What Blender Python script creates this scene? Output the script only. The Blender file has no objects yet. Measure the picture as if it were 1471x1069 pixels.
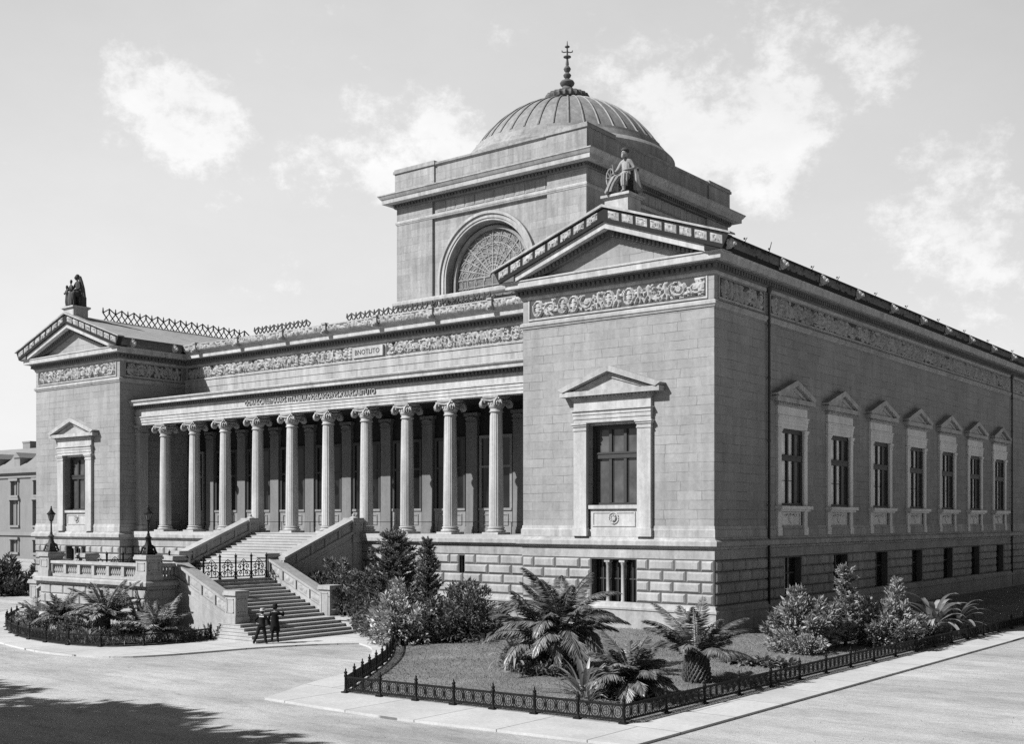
import bpy, bmesh, math, random
import numpy as np
from mathutils import Vector, Matrix
from mathutils.geometry import delaunay_2d_cdt
R = math.radians
sc = bpy.context.scene
COL = sc.collection
random.seed(7)
rng = np.random.default_rng(5)
SKY_BASE, SKY_BRIGHT, SKY_CLOUD, EXPOSURE = .3, 4.55, 1.6, .5
SUN_A, SUN_C = .55, .95
HAZE = 0

# ------------------------------------------------------------------ helpers
class MB:
    """Collects geometry; build() links it as one mesh object."""
    def __init__(s):
        s.v = []; s.f = []; s.sm = []; s.mi = []; s.cur = 0
    def add(s, vs, fs, smooth=False):
        o = len(s.v); s.v.extend([tuple(map(float, p)) for p in vs])
        for f in fs:
            s.f.append(tuple(i + o for i in f)); s.sm.append(smooth); s.mi.append(s.cur)
        return s
    def box(s, x0, x1, y0, y1, z0, z1):
        x0, x1 = min(x0, x1), max(x0, x1); y0, y1 = min(y0, y1), max(y0, y1); z0, z1 = min(z0, z1), max(z0, z1)
        return s.add([(x0,y0,z0),(x1,y0,z0),(x1,y1,z0),(x0,y1,z0),(x0,y0,z1),(x1,y0,z1),(x1,y1,z1),(x0,y1,z1)],
            [(3,2,1,0),(4,5,6,7),(0,1,5,4),(1,2,6,5),(2,3,7,6),(3,0,4,7)])
    def hexa(s, p):
        return s.add(p, [(3,2,1,0),(4,5,6,7),(0,1,5,4),(1,2,6,5),(2,3,7,6),(3,0,4,7)])
    def prism(s, poly, axis, a, b):
        """polygon (2-D, the two other axes in order) extruded along axis from a to b"""
        def P(q, t):
            return {'x': (t, q[0], q[1]), 'y': (q[0], t, q[1]), 'z': (q[0], q[1], t)}[axis]
        n = len(poly)
        vs = [P(q, a) for q in poly] + [P(q, b) for q in poly]
        fs = [tuple(range(n - 1, -1, -1)), tuple(range(n, 2 * n))] + [(i, (i + 1) % n, n + (i + 1) % n, n + i) for i in range(n)]
        return s.add(vs, fs)
    def lathe(s, prof, n=16, c=(0, 0, 0), smooth=True, flute=None):
        vs = []; fs = []
        for (r, z) in prof:
            for i in range(n):
                a = 2 * math.pi * i / n
                rr = r * (1 + (flute(i) if flute else 0))
                vs.append((c[0] + rr * math.cos(a), c[1] + rr * math.sin(a), c[2] + z))
        for j in range(len(prof) - 1):
            for i in range(n):
                k = (i + 1) % n
                fs.append((j * n + i, j * n + k, (j + 1) * n + k, (j + 1) * n + i))
        m = len(prof)
        fs.append(tuple(range(n - 1, -1, -1))); fs.append(tuple((m - 1) * n + i for i in range(n)))
        return s.add(vs, fs, smooth)
    def tube(s, pts, r, n=6, closed=False, smooth=True):
        pts = [Vector(p) for p in pts]; m = len(pts)
        rs = r if isinstance(r, (list, tuple)) else [r] * m
        vs = []; fs = []
        for i, p in enumerate(pts):
            if closed: d = pts[(i + 1) % m] - pts[i - 1]
            else: d = pts[min(i + 1, m - 1)] - pts[max(i - 1, 0)]
            d.normalize()
            u = d.cross(Vector((0, 0, 1)))
            if u.length < 1e-3: u = d.cross(Vector((0, 1, 0)))
            u.normalize(); w = u.cross(d)
            for k in range(n):
                a = 2 * math.pi * (k + .5) / n
                vs.append(p + (u * math.cos(a) + w * math.sin(a)) * rs[i])
        for i in range(m if closed else m - 1):
            j = (i + 1) % m
            for k in range(n):
                l = (k + 1) % n
                fs.append((i * n + k, i * n + l, j * n + l, j * n + k))
        if not closed:
            fs.append(tuple(range(n - 1, -1, -1))); fs.append(tuple((m - 1) * n + k for k in range(n)))
        return s.add(vs, fs, smooth)
    def ball(s, c, r, n=10, m=7, sc3=(1, 1, 1)):
        prof = [(max(1e-4, r * math.sin(math.pi * j / (m - 1))), -r * math.cos(math.pi * j / (m - 1))) for j in range(m)]
        o = len(s.v); s.lathe(prof, n)
        for i in range(o, len(s.v)):
            x, y, z = s.v[i]; s.v[i] = (c[0] + x * sc3[0], c[1] + y * sc3[1], c[2] + z * sc3[2])
        return s
    def run(s, prof, path, closed=False):
        """moulding: profile of (out, z) swept along an xy path with mitred corners, outward to the right"""
        n = len(path); pv = [Vector(p) for p in path]; ns = []
        def rn(a, b):
            d = (b - a).normalized(); return Vector((d.y, -d.x))
        for i in range(n):
            if closed: a, b = rn(pv[i - 1], pv[i]), rn(pv[i], pv[(i + 1) % n])
            else:
                a = rn(pv[i - 1], pv[i]) if i > 0 else None
                b = rn(pv[i], pv[i + 1]) if i < n - 1 else None
                a = a or b; b = b or a
            m = (a + b); m = m / max(.2, m.dot(a)) if m.length > 1e-6 else a
            ns.append(m)
        k = len(prof); vs = []; fs = []
        for i in range(n):
            for (o, z) in prof: vs.append((pv[i].x + ns[i].x * o, pv[i].y + ns[i].y * o, z))
        for i in range(n if closed else n - 1):
            j = (i + 1) % n
            for q in range(k):
                p = (q + 1) % k
                fs.append((i * k + q, j * k + q, j * k + p, i * k + p))
        if not closed:
            fs.append(tuple(range(k))); fs.append(tuple((n - 1) * k + q for q in range(k - 1, -1, -1)))
        return s.add(vs, fs)
    def xf(s, M, start=0):
        for i in range(start, len(s.v)): s.v[i] = tuple(M @ Vector(s.v[i]))
        return s
    def mesh(s, name, mats):
        me = bpy.data.meshes.new(name); me.from_pydata(s.v, [], s.f)
        me.polygons.foreach_set('use_smooth', s.sm); me.polygons.foreach_set('material_index', s.mi)
        for m in (mats if isinstance(mats, (list, tuple)) else [mats]): me.materials.append(m)
        if len(s.f) < 60000:
            bm = bmesh.new(); bm.from_mesh(me); bmesh.ops.recalc_face_normals(bm, faces=bm.faces); bm.to_mesh(me); bm.free()
        if any(s.sm): me.set_sharp_from_angle(angle=R(42))
        me.update(); return me
    def build(s, name, mats, parent=None, world=True):
        return link(name, s.mesh(name, mats), parent, world)

def link(name, me, parent=None, world=True):
    o = bpy.data.objects.new(name, me); COL.objects.link(o)
    if parent is not None:
        o.parent = parent
        if world:      # mesh data are in world coordinates
            p, loc = parent, Vector((0, 0, 0))
            while p is not None: loc += p.location; p = p.parent
            o.location = -loc
    return o
def tag(o, label=None, cat=None, group=None, kind=None):
    if label: o['label'] = label
    if cat: o['category'] = cat
    if group: o['group'] = group
    if kind: o['kind'] = kind
    return o
def empty(name, loc=(0, 0, 0), rz=0, parent=None):
    o = bpy.data.objects.new(name, None); COL.objects.link(o); o.location = loc; o.rotation_euler = (0, 0, rz)
    o.empty_display_size = .3; o.parent = parent; return o
def copy_tree(o, parent=None):
    c = o.copy(); COL.objects.link(c); c.parent = parent
    for ch in o.children: copy_tree(ch, c)
    return c

# ------------------------------------------------------------------ materials (all neutral greys: a black-and-white picture)
def newmat(name):
    m = bpy.data.materials.new(name); m.use_nodes = True
    nt = m.node_tree; b = nt.nodes['Principled BSDF']
    return m, nt, nt.nodes, nt.links, b
def g(v): return (v, v, v, 1)
def math_node(nt, op, a=None, b=None, clamp=False):
    n = nt.nodes.new('ShaderNodeMath'); n.operation = op; n.use_clamp = clamp
    for i, x in enumerate((a, b)):
        if x is None: continue
        if isinstance(x, (int, float)): n.inputs[i].default_value = x
        else: nt.links.new(x, n.inputs[i])
    return n.outputs[0]
def noise(nt, vec, scale, detail=4, rough=.55):
    n = nt.nodes.new('ShaderNodeTexNoise'); n.inputs['Scale'].default_value = scale
    n.inputs['Detail'].default_value = detail; n.inputs['Roughness'].default_value = rough
    nt.links.new(vec, n.inputs['Vector']); return n.outputs['Fac']
def mapping(nt, vec, scale=(1, 1, 1), loc=(0, 0, 0)):
    n = nt.nodes.new('ShaderNodeMapping'); n.inputs['Scale'].default_value = scale; n.inputs['Location'].default_value = loc
    nt.links.new(vec, n.inputs['Vector']); return n.outputs[0]
def maprange(nt, v, a, b, c, d):
    n = nt.nodes.new('ShaderNodeMapRange'); nt.links.new(v, n.inputs['Value'])
    for k, x in zip(('From Min', 'From Max', 'To Min', 'To Max'), (a, b, c, d)): n.inputs[k].default_value = x
    return n.outputs[0]
def grey(nt, val):
    n = nt.nodes.new('ShaderNodeCombineColor')
    for i in range(3): nt.links.new(val, n.inputs[i])
    return n.outputs[0]
def bump(nt, h, strength, dist, bsdf):
    n = nt.nodes.new('ShaderNodeBump'); n.inputs['Strength'].default_value = strength; n.inputs['Distance'].default_value = dist
    nt.links.new(h, n.inputs['Height']); nt.links.new(n.outputs[0], bsdf.inputs['Normal'])

def stone(name, base, mott=.22, streak=.18, brick=None, rough=.85, bumps=.25, tint=.1):
    """weathered stone; brick=(width,height,mortar factor,block variation) draws the ashlar joints"""
    m, nt, N, L, b = newmat(name)
    tc = N.new('ShaderNodeTexCoord').outputs['Object']
    inf = N.new('ShaderNodeObjectInfo')
    vm = N.new('ShaderNodeVectorMath'); vm.operation = 'MULTIPLY_ADD'
    cb = N.new('ShaderNodeCombineXYZ')
    for i in range(3): L.new(inf.outputs['Random'], cb.inputs[i])
    L.new(cb.outputs[0], vm.inputs[0]); vm.inputs[1].default_value = (37, 53, 11); L.new(tc, vm.inputs[2])
    p = vm.outputs[0]
    big = noise(nt, p, .35, 5, .6); fine = noise(nt, p, 5.5, 5, .65)
    st = noise(nt, mapping(nt, p, (1.6, 1.6, .13)), 1.5, 5, .6)
    grain = noise(nt, p, 38, 2, .5)
    f = maprange(nt, big, .25, .75, 1 - mott, 1 + mott * .6)
    f = math_node(nt, 'MULTIPLY', f, maprange(nt, st, .3, .75, 1 + streak * .4, 1 - streak))
    f = math_node(nt, 'MULTIPLY', f, maprange(nt, fine, .25, .75, 1 - mott * .6, 1 + mott * .6))
    f = math_node(nt, 'MULTIPLY', f, maprange(nt, grain, .3, .7, .93, 1.07))
    soot = noise(nt, mapping(nt, p, (.9, .9, .3), (9, 4, 2)), .8, 7, .7)
    f = math_node(nt, 'MULTIPLY', f, maprange(nt, soot, .56, .74, 1, 1 - streak * 1.1))
    h = math_node(nt, 'ADD', math_node(nt, 'MULTIPLY', fine, .5), math_node(nt, 'MULTIPLY', grain, .5))
    if brick:
        w, hh, mort, var = brick
        sx = N.new('ShaderNodeSeparateXYZ'); L.new(tc, sx.inputs[0])
        u = math_node(nt, 'ADD', sx.outputs[0], sx.outputs[1])
        wob = math_node(nt, 'MULTIPLY', math_node(nt, 'SUBTRACT', noise(nt, p, 1.6, 4), .5), .09)
        u = math_node(nt, 'ADD', u, math_node(nt, 'MULTIPLY', math_node(nt, 'SUBTRACT', noise(nt, p, .9, 2), .5), .35))
        c2 = N.new('ShaderNodeCombineXYZ'); L.new(u, c2.inputs[0]); L.new(math_node(nt, 'ADD', sx.outputs[2], wob), c2.inputs[1])
        br = N.new('ShaderNodeTexBrick'); L.new(c2.outputs[0], br.inputs['Vector'])
        br.inputs['Scale'].default_value = 1; br.inputs['Brick Width'].default_value = w; br.inputs['Row Height'].default_value = hh
        br.inputs['Mortar Size'].default_value = .017; br.inputs['Mortar Smooth'].default_value = .5
        br.offset = .5; br.squash = 1.35; br.squash_frequency = 3
        br.inputs['Color1'].default_value = g(1 - var); br.inputs['Color2'].default_value = g(1 + var * .5); br.inputs['Mortar'].default_value = g(1)
        mf = noise(nt, p, .8, 3)
        jo = math_node(nt, 'MULTIPLY', br.outputs['Fac'], maprange(nt, mf, .36, .62, .1, 1))
        f = math_node(nt, 'MULTIPLY', f, br.outputs['Color'])
        f = math_node(nt, 'MULTIPLY', f, math_node(nt, 'SUBTRACT', 1, math_node(nt, 'MULTIPLY', jo, mort)))
        h = math_node(nt, 'SUBTRACT', h, math_node(nt, 'MULTIPLY', jo, 1.0))
    L.new(grey(nt, math_node(nt, 'MULTIPLY', f, base)), b.inputs['Base Color'])
    b.inputs['Roughness'].default_value = rough; b.inputs['Specular IOR Level'].default_value = .25
    bump(nt, h, bumps, .03, b)
    return m
def plain(name, base, rough=.6, spec=.4, metal=0, var=.15, scale=6):
    m, nt, N, L, b = newmat(name)
    tc = N.new('ShaderNodeTexCoord').outputs['Object']
    n = noise(nt, tc, scale, 4)
    L.new(grey(nt, maprange(nt, n, .25, .75, base * (1 - var), base * (1 + var))), b.inputs['Base Color'])
    b.inputs['Roughness'].default_value = rough; b.inputs['Specular IOR Level'].default_value = spec; b.inputs['Metallic'].default_value = metal
    return m
def leafmat(name, base, var=.5, spec=.35, rough=.5):
    m, nt, N, L, b = newmat(name)
    ge = N.new('ShaderNodeNewGeometry')
    tc = N.new('ShaderNodeTexCoord').outputs['Object']
    n = noise(nt, tc, 1.6, 3)
    f = math_node(nt, 'MULTIPLY', maprange(nt, ge.outputs['Random Per Island'], 0, 1, 1 - var, 1 + var), maprange(nt, n, .3, .7, .7, 1.3))
    c = grey(nt, math_node(nt, 'MULTIPLY', f, base))
    L.new(c, b.inputs['Base Color']); b.inputs['Roughness'].default_value = rough; b.inputs['Specular IOR Level'].default_value = spec
    tr = N.new('ShaderNodeBsdfTranslucent'); L.new(c, tr.inputs['Color'])
    mx = N.new('ShaderNodeMixShader'); mx.inputs[0].default_value = .25
    L.new(b.outputs[0], mx.inputs[1]); L.new(tr.outputs[0], mx.inputs[2])
    L.new(mx.outputs[0], N['Material Output'].inputs['Surface'])
    return m

M_WALL = stone('ashlar_stone', .285, mott=.2, streak=.17, brick=(1.42, .48, .6, .09))
M_TRIM = stone('dressed_stone', .37, mott=.24, streak=.34)
M_BASE = stone('base_stone', .34, mott=.26, streak=.3, bumps=.3)
M_BED = stone('joint_bed', .11, mott=.25)
M_PEDI = stone('weathered_pediment', .25, mott=.3, streak=.3)
M_TOWER = stone('tower_stone', .30, mott=.26, streak=.32, brick=(1.9, .62, .4, .12))
M_SIDE = stone('shade_lifted_window_stone', .72, mott=.14, streak=.2)  # paler copy of the window stone, lightened where the wing stands in shade
M_PIL = stone('pilaster_stone', .17, mott=.2, streak=.2)
M_LIGHT = stone('pale_stone', .43, mott=.22, streak=.32)
M_STEP = stone('step_stone', .40, mott=.2, streak=.1)
M_STAIR = stone('stair_stone', .36, mott=.25, streak=.2)
M_RELIEF_SHADE = stone('frieze_ground_shade', .065, mott=.2)  # flat ground darkened, partly standing in for shade between the carved figures
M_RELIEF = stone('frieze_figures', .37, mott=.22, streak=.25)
M_CORNICE = stone('sooty_shaded_cornice', .13, mott=.3, streak=.3)  # soot tone deepened to stand in for shadow lines under the cornices
M_TERRA = stone('dark_terracotta', .018, mott=.35, streak=.2)
M_FIN = stone('finial_metal', .1, mott=.4, rough=.6)
M_STATUE = stone('statue_stone', .27, mott=.35, streak=.4)
M_STATUE2 = stone('dark_statue_stone', .07, mott=.35, streak=.4)
M_LEAD = stone('dome_lead', .24, mott=.25, streak=.35, rough=.6)
M_ROOF = stone('roof_sheet', .34, mott=.25, streak=.1, brick=(.9, 3.2, .3, .05))
M_DARKROOF = plain('dark_roof', .1, .7)
M_IRON = plain('cast_iron', .008, .6, .2)
M_CREST = plain('roof_iron', .05, .7, .3)
M_FRAME = plain('dark_frame', .035, .5, .4)
M_PANE = plain('window_glass', .075, .06, .6, var=.5, scale=1.2)
M_BLIND_SKY = plain('blind_painted_reflection', .85, .15, .5, var=.3, scale=1.5)  # blind paled to stand in for bright sky reflected in the panes
M_DARK = plain('dark_glass', .012, .12, .5, var=.6, scale=.8)
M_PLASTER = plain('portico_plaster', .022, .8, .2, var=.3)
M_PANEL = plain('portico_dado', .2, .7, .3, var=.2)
M_GRILLE = plain('grille_bronze', .26, .5, .4, .2, var=.4)
M_BRONZE = plain('bronze', .12, .45, .5, .3, var=.5)
M_INK = plain('incised_letters', .03, .8)

# ------------------------------------------------------------------ building pieces
def wall_holes(mb, axis, pos, out, u0, u1, z0, z1, holes, depth):
    """flat wall face with rectangular openings and their reveals. axis 'y': plane y=pos, u=x; axis 'x': plane x=pos, u=y. out=-1/+1 outward"""
    us = sorted({u0, u1} | {h[0] for h in holes} | {h[1] for h in holes}); zs = sorted({z0, z1} | {h[2] for h in holes} | {h[3] for h in holes})
    P = (lambda u, d, z: (u, pos - out * d, z)) if axis == 'y' else (lambda u, d, z: (pos - out * d, u, z))
    for a, b in zip(us, us[1:]):
        for c, d in zip(zs, zs[1:]):
            if any(h[0] <= a and b <= h[1] and h[2] <= c and d <= h[3] for h in holes): continue
            mb.add([P(a, 0, c), P(b, 0, c), P(b, 0, d), P(a, 0, d)], [(0, 1, 2, 3)])
    for a, b, c, d in holes:
        for q in (((a, c), (a, d)), ((b, c), (b, d)), ((a, c), (b, c)), ((a, d), (b, d))):
            (p0, q0), (p1, q1) = q
            mb.add([P(p0, 0, q0), P(p1, 0, q1), P(p1, depth, q1), P(p0, depth, q0)], [(0, 1, 2, 3)])

def blocks(mb, axis, pos, out, u0, u1, z0, z1, rows, w, holes=(), seed=0, proud=.1, ch=.085, gap=.028):
    """rusticated courses: chamfered blocks standing proud of the wall plane"""
    rr = random.Random(seed); hh = (z1 - z0) / rows
    P = (lambda u, d, z: (u, pos + out * d, z)) if axis == 'y' else (lambda u, d, z: (pos + out * d, u, z))
    for r in range(rows):
        a, b = z0 + r * hh + gap, z0 + (r + 1) * hh - gap
        segs = [(u0, u1)]
        for h in holes:
            if h[2] < b - .05 and h[3] > a + .05:
                segs = [t for s in segs for t in ((s[0], min(s[1], h[0])), (max(s[0], h[1]), s[1])) if t[1] - t[0] > .15]
        for s0, s1 in segs:
            n = max(1, round((s1 - s0) / w)); ww = (s1 - s0) / n
            cuts = [s0 + i * ww for i in range(n + 1)] if r % 2 == 0 else [s0] + [s0 + (i + .5) * ww for i in range(n)] + [s1]
            cuts = [c if i in (0, len(cuts) - 1) else c + rr.uniform(-.09, .09) for i, c in enumerate(cuts)]
            for c, d in zip(cuts, cuts[1:]):
                c += gap * 2.0; d -= gap * 2.0
                if d - c < .12: continue
                k = min(ch, (d - c) * .3); pr = proud * rr.uniform(.85, 1.1)
                vs = [P(c, -.01, a), P(d, -.01, a), P(d, -.01, b), P(c, -.01, b), P(c, .02, a), P(d, .02, a), P(d, .02, b), P(c, .02, b),
                      P(c + k, pr, a + k), P(d - k, pr, a + k), P(d - k, pr, b - k), P(c + k, pr, b - k)]
                mb.add(vs, [(8, 9, 10, 11)] + [(i, (i + 1) % 4, 4 + (i + 1) % 4, 4 + i) for i in range(4)] + [(4 + i, 4 + (i + 1) % 4, 8 + (i + 1) % 4, 8 + i) for i in range(4)])

def relief_heights(W, H, res, seed, style='scroll'):
    """height field of carved ornament: spirals, shields, figures and leaves as thick strokes"""
    r = np.random.default_rng(seed)
    nu, nz = max(8, int(W / res)), max(5, int(H / res))
    u = np.linspace(0, W, nu + 1); z = np.linspace(0, H, nz + 1); Hh = np.zeros((nz + 1, nu + 1))
    def stroke(pts, w, h):
        pts = np.array(pts); lo, hi = pts[:, 0].min() - w, pts[:, 0].max() + w
        i0, i1 = np.searchsorted(u, lo), np.searchsorted(u, hi)
        if i1 <= i0: return
        U, Z = np.meshgrid(u[i0:i1], z); d = np.full(U.shape, 9.)
        for (ax, az), (bx, bz) in zip(pts, pts[1:]):
            dx, dz = bx - ax, bz - az; t = np.clip(((U - ax) * dx + (Z - az) * dz) / (dx * dx + dz * dz + 1e-9), 0, 1)
            d = np.minimum(d, np.hypot(U - ax - t * dx, Z - az - t * dz))
        Hh[:, i0:i1] = np.maximum(Hh[:, i0:i1], h * np.sqrt(np.clip(1 - (d / w) ** 2, 0, 1)))
    x = H * .1; k = 0
    while x < W - H * .25:
        kind = ['scroll', 'scroll', 'figure', 'leaf', 'shield', 'figure'][r.integers(6)] if style == 'scroll' else ['leaf', 'scroll'][r.integers(2)]
        w = min(H * {'scroll': 1.35, 'figure': .75, 'leaf': .6, 'shield': .95}[kind], W - x); cx = x + w / 2; cz = H * .5; fl = 1 if r.random() < .5 else -1
        if kind == 'scroll':
            n = 30; a = np.linspace(0, 2.6 * 2 * math.pi * .8, n); rr_ = H * .43 * np.exp(-a * .17)
            ph = r.uniform(0, 6.28)
            stroke(np.c_[cx + fl * rr_ * np.cos(a + ph) * 1.2, cz + rr_ * np.sin(a + ph)], H * .07, .12)
            for q in range(9):
                aa = r.uniform(0, 6.28); r0 = H * r.uniform(.2, .45)
                stroke([(cx + r0 * math.cos(aa), cz + r0 * math.sin(aa)), (cx + (r0 + H * .17) * math.cos(aa + .5), cz + (r0 + H * .17) * math.sin(aa + .5))], H * .042, .08)
        elif kind == 'figure':
            s = fl * H * .12; t = r.uniform(-.1, .1) * H
            stroke([(cx, H * .86), (cx + .01, H * .84)], H * .1, .12)
            stroke([(cx, H * .74), (cx + t, H * .45)], H * .1, .13)
            stroke([(cx + t, H * .45), (cx + t + s, H * .26), (cx + t + s * .6, H * .05)], H * .075, .11)
            stroke([(cx + t, H * .45), (cx + t - s * 1.3, H * .28), (cx + t - s * 2.1, H * .07)], H * .075, .11)
            stroke([(cx, H * .7), (cx + s * 1.6, H * .58), (cx + s * 2.5, H * .78)], H * .05, .09)
            stroke([(cx, H * .7), (cx - s * 1.7, H * .55), (cx - s * 2.2, H * .38)], H * .05, .09)
        elif kind == 'shield':
            a = np.linspace(0, 2 * math.pi, 18)
            stroke(np.c_[cx + H * .3 * np.cos(a), cz + H * .42 * np.sin(a)], H * .06, .11)
            stroke([(cx, cz - H * .2), (cx, cz + H * .22)], H * .12, .09)
            for q in (-.12, 0, .12): stroke([(cx - H * .15, cz + q * H), (cx + H * .15, cz + q * H)], H * .035, .11)
        else:
            for q in range(-3, 4):
                a = q * .42 + math.pi / 2
                stroke([(cx, H * .1), (cx + H * .3 * math.cos(a), H * .1 + H * .45 * math.sin(a)), (cx + H * .42 * math.cos(a), H * .1 + H * .78 * math.sin(a) * r.uniform(.8, 1.05))], H * .04, .085)
        for q in range(10 if style == 'scroll' else 2):
            px, pz = x + r.uniform(0, w), r.uniform(.1, .9) * H
            stroke([(px, pz), (px + r.uniform(-.2, .2) * H, pz + r.uniform(-.15, .15) * H)], H * .035, .06)
        x += w * .76; k += 1
    Hh[0, :] = Hh[-1, :] = 0; Hh[:, 0] = Hh[:, -1] = 0
    return u, z, Hh
def relief(mb, place, W, H, res, seed, style='scroll', gain=1.0, both=True):
    """adds carved relief; place(u, z, h) gives the world point. material 0 ground, 1 figures"""
    u, z, Hh = relief_heights(W, H, res, seed, style); Hh = Hh * gain
    n = len(u); vs = [place(u[i], z[j], .004 + Hh[j, i]) for j in range(len(z)) for i in range(n)]
    o = len(mb.v); mb.v.extend(vs)
    for j in range(len(z) - 1):
        for i in range(n - 1):
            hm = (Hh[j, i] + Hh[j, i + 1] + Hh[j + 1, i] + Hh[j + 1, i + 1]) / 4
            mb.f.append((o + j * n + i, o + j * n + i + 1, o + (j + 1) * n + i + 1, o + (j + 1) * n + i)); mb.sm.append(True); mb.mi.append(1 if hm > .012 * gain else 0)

def text_mesh(body, size, depth=.02):
    c = bpy.data.curves.new('inscription', 'FONT'); c.body = body; c.size = size; c.extrude = depth; c.align_x = 'CENTER'; c.resolution_u = 2
    o = bpy.data.objects.new('inscription_source', c); COL.objects.link(o)
    me = bpy.data.meshes.new_from_object(o.evaluated_get(bpy.context.evaluated_depsgraph_get()))
    bpy.data.objects.remove(o); return me

# ================================================================== THE MUSEUM
MX = -31.55                   # axis of symmetry
PR, PL, LW = -12.0, -51.1, -63.1   # inner edges of the right and left pavilions, outer edge of the left
YB = 66.0                     # rear end of the long wing
YU = 6.09                     # recessed upper wall over the portico
museum = tag(empty('museum', (MX, 0, 0)), 'large pale stone museum with two gabled pavilions, columned portico and ribbed dome', 'museum')
def part(mb, name, mat, parent=museum): return mb.build(name, mat, parent)

SW_Y = [9.05 + 6.83 * i for i in range(7)]        # side windows along the long wing
FW = [(-5.98, 0), (-57.1, 0)]                     # front windows of the pavilions
# --- upper walls
mb = MB()
for cx, px0, px1 in ((-5.98, PR, 0), (-57.1, LW, PL)):
    wall_holes(mb, 'y', 0, -1, px0, px1, 4.4, 19.2, [(cx - 1.62, cx + 1.62, 5.0, 10.95)], .62)
    wall_holes(mb, 'x', px0, -1, 0, YB if px0 == LW else 20, 4.4, 19.2, [], .3)
    wall_holes(mb, 'x', px1, 1, 0, YB if px1 == 0 else 20, 4.4, 19.2, [(y - 1.52, y + 1.52, 5.0, 10.8) for y in SW_Y] if px1 == 0 else [], .62)
    wall_holes(mb, 'y', YB, 1, px0, px1, 4.4, 19.2, [], .3)
    part(mb, 'wall', M_WALL); mb = MB()
mb = MB(); wall_holes(mb, 'y', YU, -1, PL, PR, 14.5, 19.2, [], .3); part(mb, 'attic_wall', M_TRIM)
# --- basement: plinth, rusticated courses, plain band
BW = [(y + .15 - 1.1, y + .15 + 1.1, 1.36, 3.62) for y in SW_Y]
def tri(cx): return (cx - 1.41, cx + 1.41, 1.22, 3.64)
slit = [(-17.75, -17.35, 2.55, 3.6), (-17.75, -17.35, 1.45, 2.0), (-24.0, -23.6, 2.55, 3.6)]
mb = MB(); pl = MB(); rb = MB()
def rust(*a, **k):
    m_ = MB(); blocks(m_, *a, **k); part(m_, 'rusticated_cladding', M_BASE)
for cx, px0, px1 in ((-5.96, PR, 0), (-57.1, LW, PL)):
    hs = [tri(cx)]
    wall_holes(mb, 'y', -.02, -1, px0 - .02, px1 + .02, .9, 4.4, hs, .9)
    rust('y', -.02, -1, px0 - .02, px1 + .02, 1.42, 3.68, 4, 1.55, hs, seed=int(abs(px0)))
    es = BW if px1 == 0 else []
    wall_holes(mb, 'x', px1 + .02, 1, -.02, YB if px1 == 0 else 6.2, .9, 4.4, es, .9)
    rust('x', px1 + .02, 1, -.02, YB if px1 == 0 else 1.1, 1.42, 3.68, 4, 1.45, es, seed=31)
    wall_holes(mb, 'x', px0 - .02, -1, -.02, YB if px0 == LW else 6.2, .9, 4.4, [], .9)
    rust('x', px0 - .02, -1, -.02, YB if px0 == LW else 1.1, 1.42, 3.68, 4, 1.45, [], seed=33)
wall_holes(mb, 'y', 1.2, -1, PL + .03, PR - .03, .9, 4.4, slit, .5)
rust('y', 1.2, -1, PL + .03, PR - .03, 1.42, 3.68, 4, 1.55, slit, seed=77)
part(mb, 'basement_wall', M_BED)
frontpath = [(LW, YB), (LW, 0), (PL, 0), (PL, 1.2), (PR, 1.2), (PR, 0), (0, 0), (0, YB)]
mb = MB()
mb.run([(0, -.9), (.2, -.9), (.2, .98), (.26, 1.02), (.26, 1.12), (.17, 1.22), (.12, 1.36), (.0, 1.40)], frontpath)
part(mb, 'plinth', M_BASE)
mb = MB(); mb.run([(0, 3.72), (.045, 3.72), (.045, 4.2), (0, 4.2)], frontpath); part(mb, 'plain_band', M_BASE)
mb = MB()
mb.run([(-.05, 4.22), (.06, 4.22), (.1, 4.34), (.27, 4.38), (.3, 4.4), (.3, 4.62), (.26, 4.66), (.12, 4.74), (.1, 4.82), (-.05, 4.82)], frontpath)
part(mb, 'basement_cornice', M_TRIM)
for a, b in (((LW, 20), (PL, YU)), ((PR, YU), (0, YB))):
    x0, x1 = a[0], b[0]
    mb = MB(); mb.run([(-.05, 4.83), (.09, 4.83), (.09, 5.2), (.05, 5.26), (.03, 5.42), (-.05, 5.42)], [(x0, 1.3), (x0, 0), (x0 + (x1 - x0) / 2 - 2.45, 0)]); part(mb, 'wall_base_moulding', M_TRIM)
    mb = MB(); mb.run([(-.05, 4.83), (.09, 4.83), (.09, 5.2), (.05, 5.26), (.03, 5.42), (-.05, 5.42)], [(x0 + (x1 - x0) / 2 + 2.45, 0), (x1, 0), (x1, 1.3 if x1 == PL else YB)]); part(mb, 'wall_base_moulding', M_TRIM)
# basement windows: dark sash behind colonnettes
for cx in (-5.96, -57.1):
    t = tri(cx); w = MB(); w.box(t[0], t[1], .5, .56, t[2], t[3]); wo = part(w, 'basement_window', M_DARK)
    f = MB()
    for q in (-.93, 0, .93):
        f.box(cx + q - .03, cx + q + .03, .44, .52, t[2], t[3]); 
        f.box(cx + q - .3, cx + q - .26, .45, .52, t[2], t[3]); f.box(cx + q + .26, cx + q + .3, .45, .52, t[2], t[3])
    f.box(t[0], t[1], .45, .51, 2.55, 2.63); part(f, 'sash', M_FRAME, wo)
    for q in (-.47, .47):
        c = MB(); c.box(cx + q - .15, cx + q + .15, .06, .36, t[2] + .005, t[2] + .12)
        c.lathe([(.14, .12), (.14, .18), (.11, .24), (.105, 2.1), (.12, 2.12), (.14, 2.2), (.17, 2.26)], 12, (cx + q, .21, t[2]))
        c.box(cx + q - .17, cx + q + .17, .04, .38, t[2] + 2.26, t[3] - .005); part(c, 'colonnette', M_TRIM, wo)
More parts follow.
